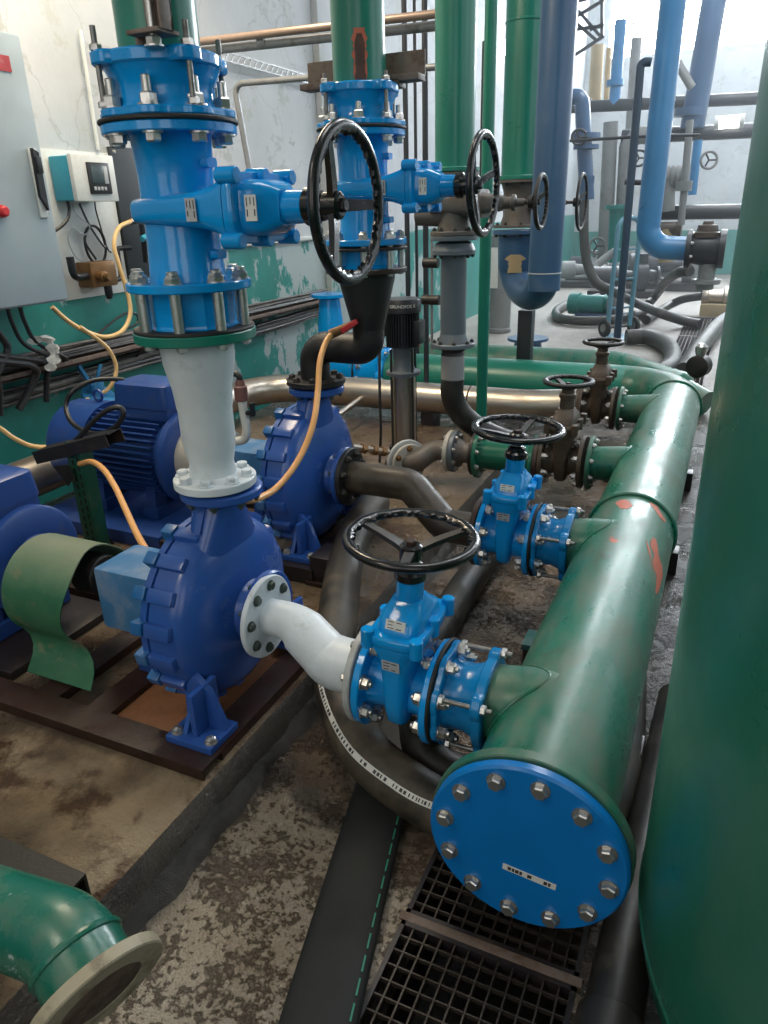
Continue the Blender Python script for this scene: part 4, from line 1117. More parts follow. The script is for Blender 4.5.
fb = MB()
for y in ys[1:-1]: fb.box((TX0 - .01, y - .012, -.06), (TX1 + .01, y + .012, .006), .002)
structure('trim_2', fb, rust_pale)

# ------------------------------------------------------------------ hoses on the floor
def hose_strip(pts, r, a0, a1, f0, f1, lift, hint, cuts=None, k=8):
    """narrow band lying on a hose between path fractions f0..f1 and angles a0..a1 from hint"""
    pts = smooth_path(pts, k); m = len(pts); mb = MB(); rings = []
    for i in range(int(f0 * (m - 1)), int(f1 * (m - 1)) + 1):
        p = pts[i]; t = (pts[min(i + 1, m - 1)] - pts[max(i - 1, 0)]).normalized()
        h = V(hint); u = (h - t * h.dot(t)).normalized(); w = t.cross(u)
        ring = []
        for R in (r - .002, r + lift):
            ts = [a0 + (a1 - a0) * j / 4 for j in range(5)]
            if R > r: ts = ts[::-1]
            ring += [p + (u * math.cos(q) + w * math.sin(q)) * R for q in ts]
        rings.append(ring)
    if cuts is None: return mb.ring_strip(rings)
    for s, e in cuts:
        a, b = int(s * (len(rings) - 1)), max(int(e * (len(rings) - 1)), int(s * (len(rings) - 1)) + 1)
        mb.ring_strip(rings[a:b + 1])
    return mb
hose_dusty = paint('dusty_ribbed_rubber', (.022, .019, .015), .5, (.13, .105, .07), .6, 5, .2)
bh = thing('suction_hose', 'black ribbed hose with a white lettered band, curving from the second pump under the header', 'hose', (-1.0, 1.8, 0))
hp = [(-1.486, 3.064, 0.31), (-1.451, 2.831, 0.3), (-1.379, 2.531, 0.25), (-1.213, 2.136, 0.225), (-1.124, 1.93, 0.17), (-0.996, 1.745, 0.14), (-0.828, 1.582, 0.128), (-0.659, 1.515, 0.105), (-0.517, 1.502, 0.08), (-.36, 1.50, .080), (-.16, 1.60, .080), (-.12, 1.9, .080), (-.16, 2.4, .080)]
part('hose_body', MB().tube(hp, .078, 28, 16, True, .014), hose_dusty, bh)
part('white_band', hose_strip(hp, .078, -.14, .10, .34, .74, .0025, (-.55, -.55, .62), k=44), label_white, bh)
rnd = random.Random(4); cuts = []; x = .03
while x < .97:
    w = rnd.uniform(.005, .009); cuts.append((x, x + w)); x += w + rnd.choice([.006, .007, .009, .03])
part('band_lettering', hose_strip(hp, .078, -.085, .045, .34, .74, .0036, (-.55, -.55, .62), cuts, k=44), ink, bh)
ph = thing('flat_hose', 'wide flat black hose with a thin green edge stripe running out at bottom centre', 'hose', (-.7, 1.2, 0))
fp = [(-.44, .28, .022), (-.545, .62, .022), (-0.611, 0.896, 0.022), (-0.676, 1.174, 0.022), (-0.737, 1.439, 0.022), (-0.79, 1.689, 0.022), (-.80, 1.75, .022), (-.84, 1.95, .022)]
part('hose_body', MB().flat(fp, .088, .022), paint('black_layflat', (.007, .009, .009), .7, (.022, .02, .017), .25, 5, .15), ph)
sp_ = smooth_path(fp, 10); gs1 = MB(); rg_ = []
for i in range(14, 48):
    p = sp_[i]; t = (sp_[i + 1] - sp_[i - 1]).normalized(); sd = t.cross(V((0, 0, 1)))
    if i % 2: rg_.append((p, sd))
for (p, sd), (p2, sd2) in zip(rg_, rg_[1:]):
    a_, b_ = p.lerp(p2, .1), p.lerp(p2, .8)
    gs1.ring_strip([[q + sd * .070 + V((0, 0, .0165)), q + sd * .074 + V((0, 0, .0165)), q + sd * .074 + V((0, 0, .0175)), q + sd * .070 + V((0, 0, .0190))] for q in (a_, b_)])
part('green_stripe', gs1, plain('stripe_green', (.03, .22, .15), .5), ph)
fl = thing('floor_pipe', 'black round pipe lying along the floor between the first two blue valves', 'pipe', (-.9, 2.4, 0))
part('pipe_body', MB().tube([(-.86, 1.98, .075), (-.89, 2.3, .075), (-.91, 2.75, .075), (-.91, 3.3, .075), (-.87, 3.65, .075)], .072, 32, 6), rubber, fl)
part('coupling', MB().cyl((-.905, 2.45, .075), (-.909, 2.57, .075), .078, n=32, ch=.004), rubber, fl)
eh = thing('rubber_elbow', 'dull black rubber elbow dropping under the near blue valve towards the header', 'hose', (-.6, 1.7, 0))
part('hose_body', MB().tube([(-.69, 1.70, .245), (-.69, 1.68, .18), (-.66, 1.66, .115), (-.57, 1.66, .075), (-.42, 1.70, .066), (-.2, 1.80, .066)], .062, 28, 6), rubber, eh)
part('collar', MB().lathe([(0, .066), (.05, .066), (.055, .06)], (-.69, 1.685, .19), (0, .2, 1), 28), rubber, eh)

# ------------------------------------------------------------------ left wall: cabinet, analyser, cables
CXF = -3.42
cb = thing('control_cabinet', 'large grey steel electrical cabinet on the wall at upper left', 'cabinet', (-3.6, 2.4, 1.25))
part('body', MB().box((XL, 1.75, 1.245), (CXF - .018, 3.155, 2.54), .012), cabinet_grey, cb)
dr = part('door', MB().box((CXF - .018, 1.77, 1.255), (CXF, 3.145, 2.53), .008), cabinet_grey, cb)
h = MB().box((CXF, 3.055, 1.685), (CXF + .012, 3.105, 2.02), .004)
hd_ = part('handle', h, white_plastic, dr)
part('grip', MB().prism([(3.058, 1.79), (3.098, 1.72), (3.100, 2.00), (3.064, 2.02)], (CXF + .010, 0, 0), EY, EZ, .022).box((CXF + .012, 3.066, 1.90), (CXF + .042, 3.10, 1.98), .004), black_plastic, hd_)
part('push_button', MB().lathe([(0, .03), (.012, .03), (.013, .024), (.03, .026), (.036, .018)], (CXF, 2.82, 1.72), EX, 24), red_plastic, dr)
part('selector_switch', MB().lathe([(0, .026), (.02, .024)], (CXF, 2.81, 1.89), EX, 20).box((CXF + .01, 2.80, 1.865), (CXF + .035, 2.82, 1.915), .004), black_plastic, dr)
part('red_plate', MB().box((CXF, 2.985, 2.36), (CXF + .003, 3.055, 2.43)), paint('faded_red_plate', (.42, .05, .06), .45, (.3, .25, .25), .2, 30, .02), dr)
part('warning_strip', MB().box((CXF, 2.94, 2.395), (CXF + .004, 2.975, 2.47)), black_plastic, dr)
an = thing('analyser_box', 'white and cyan instrument box with a small screen on the wall', 'instrument', (-3.7, 3.68, 1.77))
part('housing', MB().box((XL + .02, 3.515, 1.775), (-3.625, 3.84, 2.02), .012), cyan_plastic, an)
fa = part('front_cover', MB().box((-3.625, 3.508, 1.768), (-3.59, 3.850, 2.028), .010), white_plastic, an)
bz = part('bezel', MB().box((-3.592, 3.615, 1.81), (-3.578, 3.79, 1.985), .005), black_plastic, fa)
part('screen', MB().box((-3.579, 3.635, 1.87), (-3.575, 3.735, 1.965), .001), screen_grey, bz)
part('side_strip', MB().box((-3.579, 3.738, 1.868), (-3.575, 3.768, 1.965), .001), label_grey, bz)
k = MB()
for i in range(4): k.box((-3.579, 3.64 + i * .028, 1.83), (-3.574, 3.658 + i * .028, 1.85), .001)
part('keypad', k, label_grey, bz)
bp = thing('backing_panel', 'white mounting panel on the wall below the instrument box', 'panel', (XL, 3.75, 1.24))
part('panel', MB().box((XL, 3.45, 1.20), (XL + .014, 4.02, 2.06), .002), white_plastic, bp)
for q in ((3.47, 1.22), (3.995, 1.22), (3.995, 2.04)): put_bolt(bp, (XL + .014, *q), EX, bolt_mesh(.008, .006, 0, steel), 'screw')
kp = thing('dark_panel', 'dark grey flat panel on the wall partly behind the nearest upright pipe', 'panel', (XL, 4.2, 1.3))
part('panel', MB().box((XL, 4.03, 1.28), (XL + .03, 4.55, 2.10), .004), paint('dark_grey_panel', (.035, .042, .05), .35), kp)
for q in ((4.06, 2.07), (4.06, 1.31)): put_bolt(kp, (XL + .03, *q), EX, bolt_mesh(.010, .008, 0, steel), 'screw')
wv = thing('valve_block', 'brown tarnished brass valve block on the panel under the instrument', 'valve block', (XL, 3.6, 1.25))
part('block', MB().box((XL + .012, 3.58, 1.265), (-3.66, 3.80, 1.42), .012), brass, wv)
part('fitting', MB().lathe([(0, .03), (.02, .034), (.05, .034), (.055, .024), (.09, .022)], (-3.66, 3.64, 1.33), EX, 20), brass, wv)
part('fitting', MB().lathe([(0, .026), (.05, .026), (.08, .018)], (-3.68, 3.72, 1.265), (0, 0, -1), 20), black_plastic, wv)
part('elbow', MB().tube([(-3.70, 3.58, 1.34), (-3.70, 3.50, 1.34), (-3.70, 3.475, 1.37), (-3.70, 3.47, 1.46)], .024, 14, 5), black_plastic, wv)
part('elbow', MB().tube([(-3.70, 3.80, 1.29), (-3.70, 3.86, 1.30), (-3.70, 3.875, 1.34), (-3.70, 3.88, 1.47), (-3.70, 3.92, 1.485), (-3.70, 4.0, 1.485)], .016, 12, 5), black_plastic, wv)
def cable(name, label, cat, pts, r, mat, group=None, n=10, k=8):
    m = MB().tube(pts, r, n, k)
    return single(name, m, mat, label, cat, group)
cable('coiled_cable', 'black cable coiled in a ring below the instrument box', 'cable', [(-3.74, 3.66, 1.76), (-3.74, 3.72, 1.62), (-3.73, 3.80, 1.50)] + [(-3.745 + .004 * i / 12, 3.735 + .085 * math.cos(2 * PI * i / 12 + .4), 1.515 + .115 * math.sin(2 * PI * i / 12 + .4)) for i in range(30)] + [(-3.72, 3.70, 1.43)], .007, black_cable)
cable('instrument_cable', 'short black cable from the instrument box down left behind the cabinet', 'cable', [(-3.72, 3.55, 1.775), (-3.72, 3.55, 1.72), (-3.72, 3.51, 1.66), (-3.73, 3.42, 1.61), (-3.74, 3.3, 1.57)], .010, black_cable)
cable('instrument_cable', 'thin straight black cable from the instrument box down its right side', 'cable', [(-3.74, 3.79, 1.775), (-3.75, 3.80, 1.7), (-3.76, 3.85, 1.5), (-3.76, 3.88, 1.46)], .005, black_cable)
cable('instrument_cable', 'thin grey cable looping from the instrument box to the brass block', 'cable', [(-3.74, 3.60, 1.775), (-3.74, 3.62, 1.70), (-3.73, 3.70, 1.63), (-3.73, 3.65, 1.58), (-3.73, 3.56, 1.62), (-3.74, 3.52, 1.56), (-3.74, 3.56, 1.45), (-3.72, 3.66, 1.40)], .004, label_grey)

tk_ = thing('cable_duct', 'slim white cable duct with junction box along the top of the teal wall band', 'cable duct', (XL, 6, 1.42))
part('duct', MB().box((XL, 4.55, 1.42), (XL + .035, 6.84, 1.455), .003), white_plastic, tk_)
part('junction_box', MB().box((XL, 4.75, 1.29), (XL + .06, 4.92, 1.43), .008), white_plastic, tk_)
# cable shelf along the wall
sh = thing('cable_shelf', 'grey ledge carrying the bundle of dusty cables along the wall', 'cable tray', (XL, 4, .8))
part('tray', MB().box((XL, -1.0, .83), (XL + .16, 6.8, .845), .002).box((XL + .15, -1.0, .83), (XL + .16, 6.8, .87), .001), rust_pale, sh)
for y in (2.4, 3.9, 5.4): part('bracket', MB().box((XL, y, .70), (XL + .015, y + .04, .83), .002).bar((XL + .01, y + .02, .70), (XL + .14, y + .02, .825), .02, .01), dark_steel, sh)
rnd = random.Random(11); grp = 'cables along the wall shelf'
for i in range(13):
    z0 = .862 + (i % 4) * .020 + .008 * (i // 4); xx = XL + .02 + (i // 4) * .036
    pts = [(xx + rnd.uniform(0, .02), -1 + 7.7 * j / 9, z0 + rnd.uniform(-.006, .012)) for j in range(10)]
    cable('tray_cable', 'dusty grey cable lying in the bundle on the wall shelf', 'cable', pts, rnd.choice([.010, .013, .016, .019]), dust_cable if i % 3 else black_cable, grp, 8, 4)
for i in range(8):
    z0 = .70 + (i % 4) * .026
    sag = rnd.uniform(.01, .05)
    pts = [(XL + .03 + (i // 4) * .035 + rnd.uniform(0, .02), -1 + 7.6 * j / 9, z0 - sag * math.sin(PI * (j % 3) / 3) + rnd.uniform(-.008, .008)) for j in range(10)]
    cable('slack_cable', 'dusty cable hanging in the lower bundle below the wall shelf', 'cable', pts, rnd.choice([.011, .015, .02]), black_cable if i % 2 else dust_cable, 'cables below the wall shelf', 8, 4)
# thick black cables dropping from the cabinet
for i, (y, yy, r) in enumerate(((2.50, 2.95, .022), (2.62, 3.05, .018), (2.74, 2.72, .02), (2.86, 3.14, .012), (2.94, 3.20, .012))):
    cable('drop_cable', ('thick black cable hanging in a loop from the cabinet at left edge', 'thick black cable curving from the cabinet into the wall bundle', 'black cable dropping straight from the cabinet at the left edge', 'thin black cable from the cabinet bottom, left of the rag', 'thin black cable from the cabinet bottom next to the white rag')[i], 'cable',
          [(-3.58, y, 1.26), (-3.58, y + .01, 1.15), (-3.60, y + .08, 1.02), (-3.60, yy, .90), (-3.64, yy + .02, .80 if i < 3 else .88), (-3.66, yy - .1 * (i < 1), .66 if i < 3 else .86)], r, black_cable)
cable('loop_cable', 'thin black cable making a small loop on the wall above the shelf', 'cable', [(-3.72, 3.55, .95), (-3.72, 3.72, 1.02), (-3.72, 3.88, 1.07), (-3.72, 3.98, 1.05), (-3.72, 3.97, .99), (-3.72, 3.8, .96), (-3.72, 3.6, .93)], .008, black_cable)
rag = MB(); rings = []
rp = [(-3.6, 2.994, 1.028), (-3.58, 3.031, 1.046), (-3.58, 3.083, 1.026), (-3.57, 3.098, 0.977), (-3.57, 3.094, 0.931), (-3.57, 3.068, 0.889), (-3.575, 3.053, 0.868)]
for i, p in enumerate(smooth_path(rp, 5)):
    w = .024 + .012 * math.sin(i * .9) + .006 * math.sin(i * 2.3)
    rings.append([V(p) + V((.012 * math.cos(t) * (1 + .5 * math.sin(3 * t + i * .4)), w * math.cos(t + .3) * (1 + .25 * math.sin(2 * t + i)), w * .6 * math.sin(t))) for t in (2 * PI * j / 14 for j in range(14))])
single('rag', rag.ring_strip(rings), cloth_white, 'dirty white rag hung over the wall cables', 'rag', sharp=1.2)

cable('yellow_hose', 'yellow hose looping up from the cabinet to the black wall fitting', 'hose', [(-3.62, 3.193, 1.198), (-3.6, 3.273, 1.107), (-3.58, 3.37, 1.034), (-3.55, 3.493, 0.98), (-3.55, 3.647, 0.994), (-3.55, 3.741, 1.082), (-3.56, 3.762, 1.206), (-3.58, 3.745, 1.393), (-3.6, 3.751, 1.513), (-3.62, 3.839, 1.612), (-3.64, 3.988, 1.65)], .014, yellow_hose, None, 12)
cable('yellow_hose', 'yellow hose curling from the cable shelf to the blue wall fitting', 'hose', [(-3.57, 3.327, 1.065), (-3.56, 3.428, 0.983), (-3.55, 3.508, 0.895), (-3.55, 3.544, 0.786), (-3.56, 3.516, 0.7), (-3.6, 3.481, 0.639), (-3.64, 3.438, 0.62)], .013, yellow_hose, None, 12)
cable('yellow_hose', 'yellow hose drooping from the left edge past the blue motor', 'hose', [(-3.55, 2.549, 0.699), (-3.54, 2.615, 0.626), (-3.52, 2.67, 0.555), (-3.5, 2.757, 0.485), (-3.48, 2.874, 0.452), (-3.5, 3.017, 0.47), (-3.55, 3.151, 0.561), (-3.6, 3.258, 0.6), (-3.64, 3.349, 0.607)], .013, yellow_hose, None, 12)
wf = thing('elbow_fitting', 'dark elbow fittings on the wall at the upper end of the yellow hose', 'pipe fitting', (-3.7, 4.1, 1.6))
part('elbow', MB().tube([(-3.64, 3.968, 1.644), (-3.66, 4.076, 1.648), (-3.66, 4.097, 1.61), (-3.68, 4.113, 1.495), (-3.7, 4.131, 1.384)], .018, 12, 4), black_plastic, wf)
part('cap', MB().cyl((-3.63, 4.046, 1.536), (-3.63, 4.109, 1.553), .02, n=14), cyan_plastic, wf)
bc = thing('clamp_valve', 'light blue flanged clamp valve on the wall above the far motor', 'small valve', (-3.7, 3.45, .65))
q = V((-3.66, 3.454, 0.601))
part('flange', MB().lathe([(-.018, .10), (-.012, .105), (.012, .105), (.018, .10)], q, (.55, -.15, 1), 32), far_blue, bc)
part('body', MB().lathe([(0, .04), (.09, .045), (.12, .03)], q, (.1, .0, 1), 20), far_blue, bc)
part('lever', MB().bar(q + V((0, -.04, .08)), q + V((-.02, -.10, .22)), .05, .02, .004).bar(q + V((0, .01, .10)), q + V((.02, .05, .20)), .03, .018, .004), far_blue, bc)

# motor 2 cable and its slotted green stand
cable('motor_cable', 'black cable looping from the terminal box of the finned motor', 'cable', [(-2.747, 2.78, 0.91), (-2.786, 2.74, 0.921), (-2.841, 2.66, 0.924), (-2.895, 2.58, 0.887), (-2.928, 2.55, 0.821), (-2.864, 2.5, 0.763), (-2.751, 2.46, 0.734), (-2.608, 2.42, 0.739), (-2.48, 2.4, 0.786), (-2.413, 2.4, 0.848), (-2.417, 2.4, 0.885), (-2.463, 2.38, 0.882), (-2.539, 2.36, 0.834), (-2.637, 2.34, 0.749), (-2.734, 2.33, 0.674)], .012, black_cable, None, 12)
gs_ = thing('cable_stand', 'slotted green steel stand holding the motor cable at left', 'cable stand', (-2.67, 2.3, PZ))
a = V((-2.645, 2.32, 0.735)); 
m = MB(); m.box((a.x - .045, 2.29, PZ), (a.x + .045, 2.296, .73), .001).box((a.x + .040, 2.296, PZ), (a.x + .046, 2.36, .73), .001)
part('upright', m, paint('dark_green_stand', (.010, .085, .05), .4, (.10, .12, .08), .3, 8), gs_)
m = MB()
for i in range(12): m.box((a.x - .018, 2.2875, .22 + i * .04), (a.x - .008, 2.2905, .245 + i * .04)).box((a.x + .014, 2.2875, .235 + i * .04), (a.x + .024, 2.2905, .26 + i * .04))
part('slot_strip', m, trench_mat, gs_)
m = MB(); p0, p1 = V((-2.832, 2.28, 0.684)), V((-2.442, 2.36, 0.786))
m.bar(p0, p1, .10, .006).bar(p0 + V((0, -.05, -.03)), p1 + V((0, -.05, -.03)), .005, .06).bar(p0 + V((0, .05, -.03)), p1 + V((0, .05, -.03)), .005, .06)
part('top_tray', m, black_worn, gs_)
part('bent_flap', MB().prism([(0, 0), (.10, .02), (.11, -.05), (.07, -.09)], V((-2.752, 2.26, 0.615)), EX, EZ, .004), black_worn, gs_)
cable('orange_hose', 'orange hose arching from the green stand down to the near pump bearing block', 'hose', [(-2.605, 2.28, 0.636), (-2.482, 2.24, 0.673), (-2.354, 2.18, 0.67), (-2.223, 2.1, 0.638), (-2.084, 2.0, 0.602), (-1.925, 1.88, 0.573), (-1.766, 1.76, 0.571)], .013, orange_hose, None, 12)
cable('orange_hose', 'long orange hose hanging from the red-handled cock across the second pump', 'hose', [(-1.493, 2.73, 1.203), (-1.501, 2.68, 1.173), (-1.49, 2.6, 1.106), (-1.461, 2.52, 1.009), (-1.43, 2.42, 0.913), (-1.432, 2.34, 0.825), (-1.443, 2.25, 0.758), (-1.461, 2.15, 0.712), (-1.444, 2.0, 0.73), (-1.449, 1.9, 0.759)], .0125, orange_hose, None, 12)
cable('slack_cable', 'thin black cable drooping behind the dark floor pipe near the green stand', 'cable', [(-2.65, 2.34, 0.601), (-2.677, 2.36, 0.469), (-2.686, 2.38, 0.329), (-2.673, 2.42, 0.19), (-2.66, 2.46, 0.118)], .008, black_cable)
rg = thing('pressure_regulator', 'small brownish-pink regulator on white elbows right of the white spool', 'small valve', (-2.0, 2.6, .6))
q = V((-1.914, 2.62, 0.94))
part('body', MB().lathe([(-.035, .024), (-.03, .030), (.03, .030), (.035, .022), (.06, .018)], q, EZ, 20), paint('pink_brown_cap', (.20, .09, .08), .4), rg)
part('elbow', MB().tube([q + V((0, 0, -.03)), q + V((.004, 0, -.10)), q + V((.01, 0, -.17)), q + V((-.01, 0, -.215)), q + V((-.06, 0, -.23))], .020, 14, 5), label_white, rg)
part('top_elbow', MB().tube([q + V((0, 0, .05)), q + V((0, 0, .075)), q + V((-.02, 0, .085)), q + V((-.05, 0, .085))], .014, 12, 4), black_plastic, rg)
part('side_cock', MB().cyl(q + V((.01, 0, -.09)), q + V((.06, 0, -.085)), .012, n=12).box(q + V((.045, -.012, -.10)), q + V((.06, .012, -.04)), .003), black_plastic, rg)

# ------------------------------------------------------------------ pipework on the wall
def run(name, label, pts, r, mat, rad=.08, cat='pipe', group=None, extra=None, clamp=None):
    t = thing(name, label, cat, pts[0], group)
    part('pipe_body', MB().tube(bend_path(pts, rad, 6) if len(pts) > 2 else pts, r, 20, 0 if len(pts) > 2 else 1), mat, t)
    for c, a, rr, L in extra or []:
        part('clamp', MB().lathe([(-L / 2, rr), (L / 2, rr)], c, a, 16), clamp or mat, t)
    return t
run('conduit', 'upper of two thin pipes crossing high behind the green risers', [(-3.8, 4.35, (-3.285, 4.35, 2.68)[2]), (-1.451, 4.35, 2.637)], .022, paint('copper_pinkish_pipe', (.34, .25, .20), .35, None, .3, 4, .05, metal=.4))
run('conduit', 'lower of two thin pipes crossing high behind the green risers', [(-3.8, 4.40, (-3.331, 4.4, 2.639)[2]), (-1.467, 4.4, 2.593)], .026, grey_conduit, extra=[((-2.781, 4.4, 2.633), EX, .036, .05)])
run('conduit', 'grey conduit dropping down the wall then crossing behind the second riser', [(-3.183, 4.75, 1.828), (-3.26, 4.75, 2.49), (-1.579, 4.75, 2.455)], .020, grey_conduit, .06, extra=[((-3.188, 4.75, 1.854), EZ, .034, .06)])
tr = thing('perforated_tray', 'narrow perforated metal strip running along the wall high behind the valves', 'cable tray', (XL, 6, 2.3))
m = MB(); 
a, b = V((-3.75, 5.217, 2.791)), V((-3.75, 7.529, 2.778))
for s in (-1, 1): m.bar(a + V((0, 0, .03 * s)), b + V((0, 0, .03 * s)), .012, .012)
for i in range(30): q = a.lerp(b, i / 29); m.bar(q + V((0, 0, -.03)), q + V((.0, .05, .03)), .010, .012)
part('strip', m, label_grey, tr)
for i, (b3, y, r) in enumerate((((-2.354, 5.6, 1.07), 5.6, .020), ((-2.601, 6.4, 0.984), 6.4, .014), ((-2.042, 5.2, 1.116), 5.2, .020))):
    run('downpipe', ('thin dark upright pipe nearest left of the third riser', 'thinnest dark upright pipe between two others behind the valves', 'thin dark upright pipe touching the left edge of the third riser')[(2, 1, 0)[i]], [(b3[0], y, 0), (b3[0], y, 4.5)], r, far_dark)
run('downpipe', 'dark upright pipe with a rounded cap between third riser and thin pole', [(-1.46, 4.7, 1.797), (V((-1.46, 4.7, 1.797)).x, 4.7, 2.55)], .03, far_dark)
run('downpipe', 'light vertical strip conduit on the wall right of the cabinet', [(-3.77, 3.933, 2.721), (-3.77, 3.922, 2.073)], .012, white_plastic)
run('short_pipe', 'dark rusty horizontal pipe end with red band beside the third upright valve', [(-1.596, 3.95, 1.643), (-1.434, 3.95, 1.634)], .055, grey_valve, extra=[((-1.451, 3.95, 1.635), EX, .062, .02)])
run('short_pipe', 'pale grey conduit standing behind the third spool with small black valves', [(-1.765, 4.6, 0.793), (-1.764, 4.6, 1.517)], .010, grey_conduit, extra=[((-1.771, 4.6, 1.349), EX, .032, .10), ((-1.771, 4.6, 1.119), EX, .032, .12)], clamp=black_worn)
# ------------------------------------------------------------------ far half of the hall
def U(p): return V(p)
# big far blue pipe with its bend and black check valve
fb = thing('far_blue_pipe', 'light blue pipe coming down from the roof and bending right into a black valve', 'pipe', (-0.978, 9.0, 1.28))
part('pipe_body', MB().tube(bend_path([(-0.892, 9.0, 3.829), (-0.907, 9.0, 1.207), (-0.449, 9.0, 1.184)], .24, 10), .125, 36, 0), far_blue, fb)
part('flange', MB().disc((-0.489, 9.0, 1.184), EX, .20, .05, 0, 40), far_dark, fb)
cv = thing('check_valve', 'black check valve with brown cap at the end of the light blue pipe', 'valve', (-0.279, 9.0, 0.967))
q = U((-0.298, 9.0, 1.183))
part('body', MB().lathe([(-.19, .20), (-.14, .20), (-.13, .15), (0, .175), (.13, .15), (.14, .20), (.20, .20)], q, EX, 40), far_dark, cv)
part('cap', MB().lathe([(.12, .15), (.17, .15), (.18, .11), (.24, .10), (.25, .06), (.28, .05)], q, EZ, 28), brown_valve, cv)
bolt_ring(cv, q + V((-.14, 0, 0)), (1, 0, 0), .175, 8, .018, .02, .01, steel)
part('drop_pipe', MB().cyl(q + V((.05, 0, -.15)), q + V((.05, 0, -.42)), .09, n=28).disc(q + V((.05, 0, -.36)), EZ, .15, .05, 0, 28), far_grey, cv)
# horizontal runs
run('far_cross_pipe', 'slate blue horizontal pipe, uppermost of those crossing the far end', [(-2.822, 13.0, 3.068), (0.025, 13.0, 2.99)], .085, far_dark, cat='pipe', extra=[((-2.403, 13.0, 3.052), EX, .12, .12)])
run('far_cross_pipe', 'dark horizontal pipe passing left of a ceiling lamp at the far end', [(-1.765, 12.5, 2.567), (0.085, 12.5, 2.546)], .10, far_dark)
run('far_cross_pipe', 'thin dark wire-like pipe stretched across the far end', [(-2.245, 10.0, 2.383), (-1.094, 10.0, 2.382), (-0.548, 10.0, 2.36)], .018, far_dark)
run('far_cross_pipe', 'thick dark pipe crossing low at the far right above the teal wall band', [(-1.22, 11.5, 1.524), (0.347, 11.5, 1.513)], .095, far_dark)
run('far_cross_pipe', 'thin dark strut joining the post and the light blue pipe', [(-1.237, 9.3, 1.883), (-0.945, 9.3, 1.862)], .03, far_dark)
post_slate = paint('slate_post', (.02, .045, .08), .35, None, scale=5, bump=.05)
# upright runs
run('far_upright', 'tall dark slate post with a short arm at its top', [(-1.097, 8.8, 0.21), (-1.122, 8.8, 2.97), (-1.026, 8.8, 2.962)], .042, post_slate, .05, 'post')
run('far_upright', 'pale blue upright pipe rising out of the uppermost cross pipe', [(-1.995, 13.0, 3.036), (-1.999, 13.0, 4.151)], .085, far_blue, extra=[((-2.009, 13.0, 3.344), EZ, .13, .08)])
run('far_upright', 'brownish upright pipe on the far left wall beside the lattice', [(-2.557, 14.5, 3.156), (-2.571, 14.5, 4.118)], .11, hull)
run('far_upright', 'second brownish upright pipe left of the pale blue one', [(-2.406, 14.8, 3.203), (-2.436, 14.8, 4.106)], .05, hull)
run('far_upright', 'grey upright pipe between the pale blue pipe and the dark post', [(-1.912, 14.5, 2.686), (-1.949, 14.5, 4.155)], .09, far_grey)
run('far_upright', 'broad slate blue pipe rising to the bright far window', [(-0.784, 12.2, 2.603), (U((-0.784, 12.2, 2.603)).x + .22, 12.2, 6.6)], .16, steel_blue, extra=[((-0.836, 12.2, 2.804), EZ, .21, .1)])
run('far_upright', 'narrow light blue pipe between the two dark far cross pipes', [(-0.658, 11.9, 1.738), (-0.669, 11.9, 2.429)], .06, far_blue)
run('far_upright', 'greenish upright pipe with bend behind the slate post', [(-1.871, 12.5, 0.802), (-1.943, 12.5, 2.776)], .11, far_grey)
run('far_upright', 'grey upright pipe bending right into the dark cross pipe', [(-1.621, 12.5, 0.907), (-1.68, 12.5, 2.575), (-1.369, 12.5, 2.57)], .12, far_grey, .3)
run('far_upright', 'teal lower pipe length standing behind the hand truck', [(-1.552, 11.5, 0.873), (-1.596, 11.5, 1.637)], .12, far_teal, extra=[((-1.607, 11.5, 1.611), EZ, .17, .06)])
run('far_upright', 'slim pale pipe with red joint beside the narrow blue pipe', [(-0.697, 11.0, 1.373), (-0.742, 11.0, 2.604)], .045, far_grey, extra=[((-0.719, 11.0, 1.845), EZ, .10, .12)])
run('far_bend', 'slate blue hooked pipe with flanged valve near the far left wall', [(-2.291, 11.0, 2.976), (-2.108, 11.0, 2.962), (-1.944, 11.0, 1.713)], .10, steel_blue, .28, extra=[((-2.019, 11.0, 2.5), EZ, .19, .06), ((-2.009, 11.0, 2.368), EZ, .17, .05), ((-1.964, 11.0, 1.963), EZ, .10, .1)])
run('far_bend', 'slanted pale blue strut beside the broad slate pipe', [(-1.045, 11.8, 3.368), (-0.819, 11.8, 3.05)], .055, far_grey)
dv = thing('far_valve', 'grey ribbed expansion joint above the thick dark far pipe', 'pipe fitting', (-0.994, 11.4, 1.81))
m = MB(); q = U((-1.011, 11.4, 1.959)); prof = []
for i in range(9): prof += [(-.28 + i * .07, .13), (-.245 + i * .07, .155)]
part('bellows', m.lathe(prof, q, EX, 32), far_grey, dv)
part('stem', MB().cyl(q, U((-0.962, 11.4, 1.532)), .14, n=28), far_grey, dv)
rv = thing('far_valve', 'reddish brown valve under the thick dark far pipe', 'valve', (-0.894, 11.3, 1.24))
q = U((-0.903, 11.3, 1.317))
part('body', MB().lathe([(-.2, .14), (-.15, .14), (-.14, .09), (.14, .09), (.15, .14), (.2, .14)], q, EX, 24), brown_valve, rv)
part('leg', MB().cyl(q, U((-0.853, 11.3, 0.888)), .10, n=20), hull, rv)
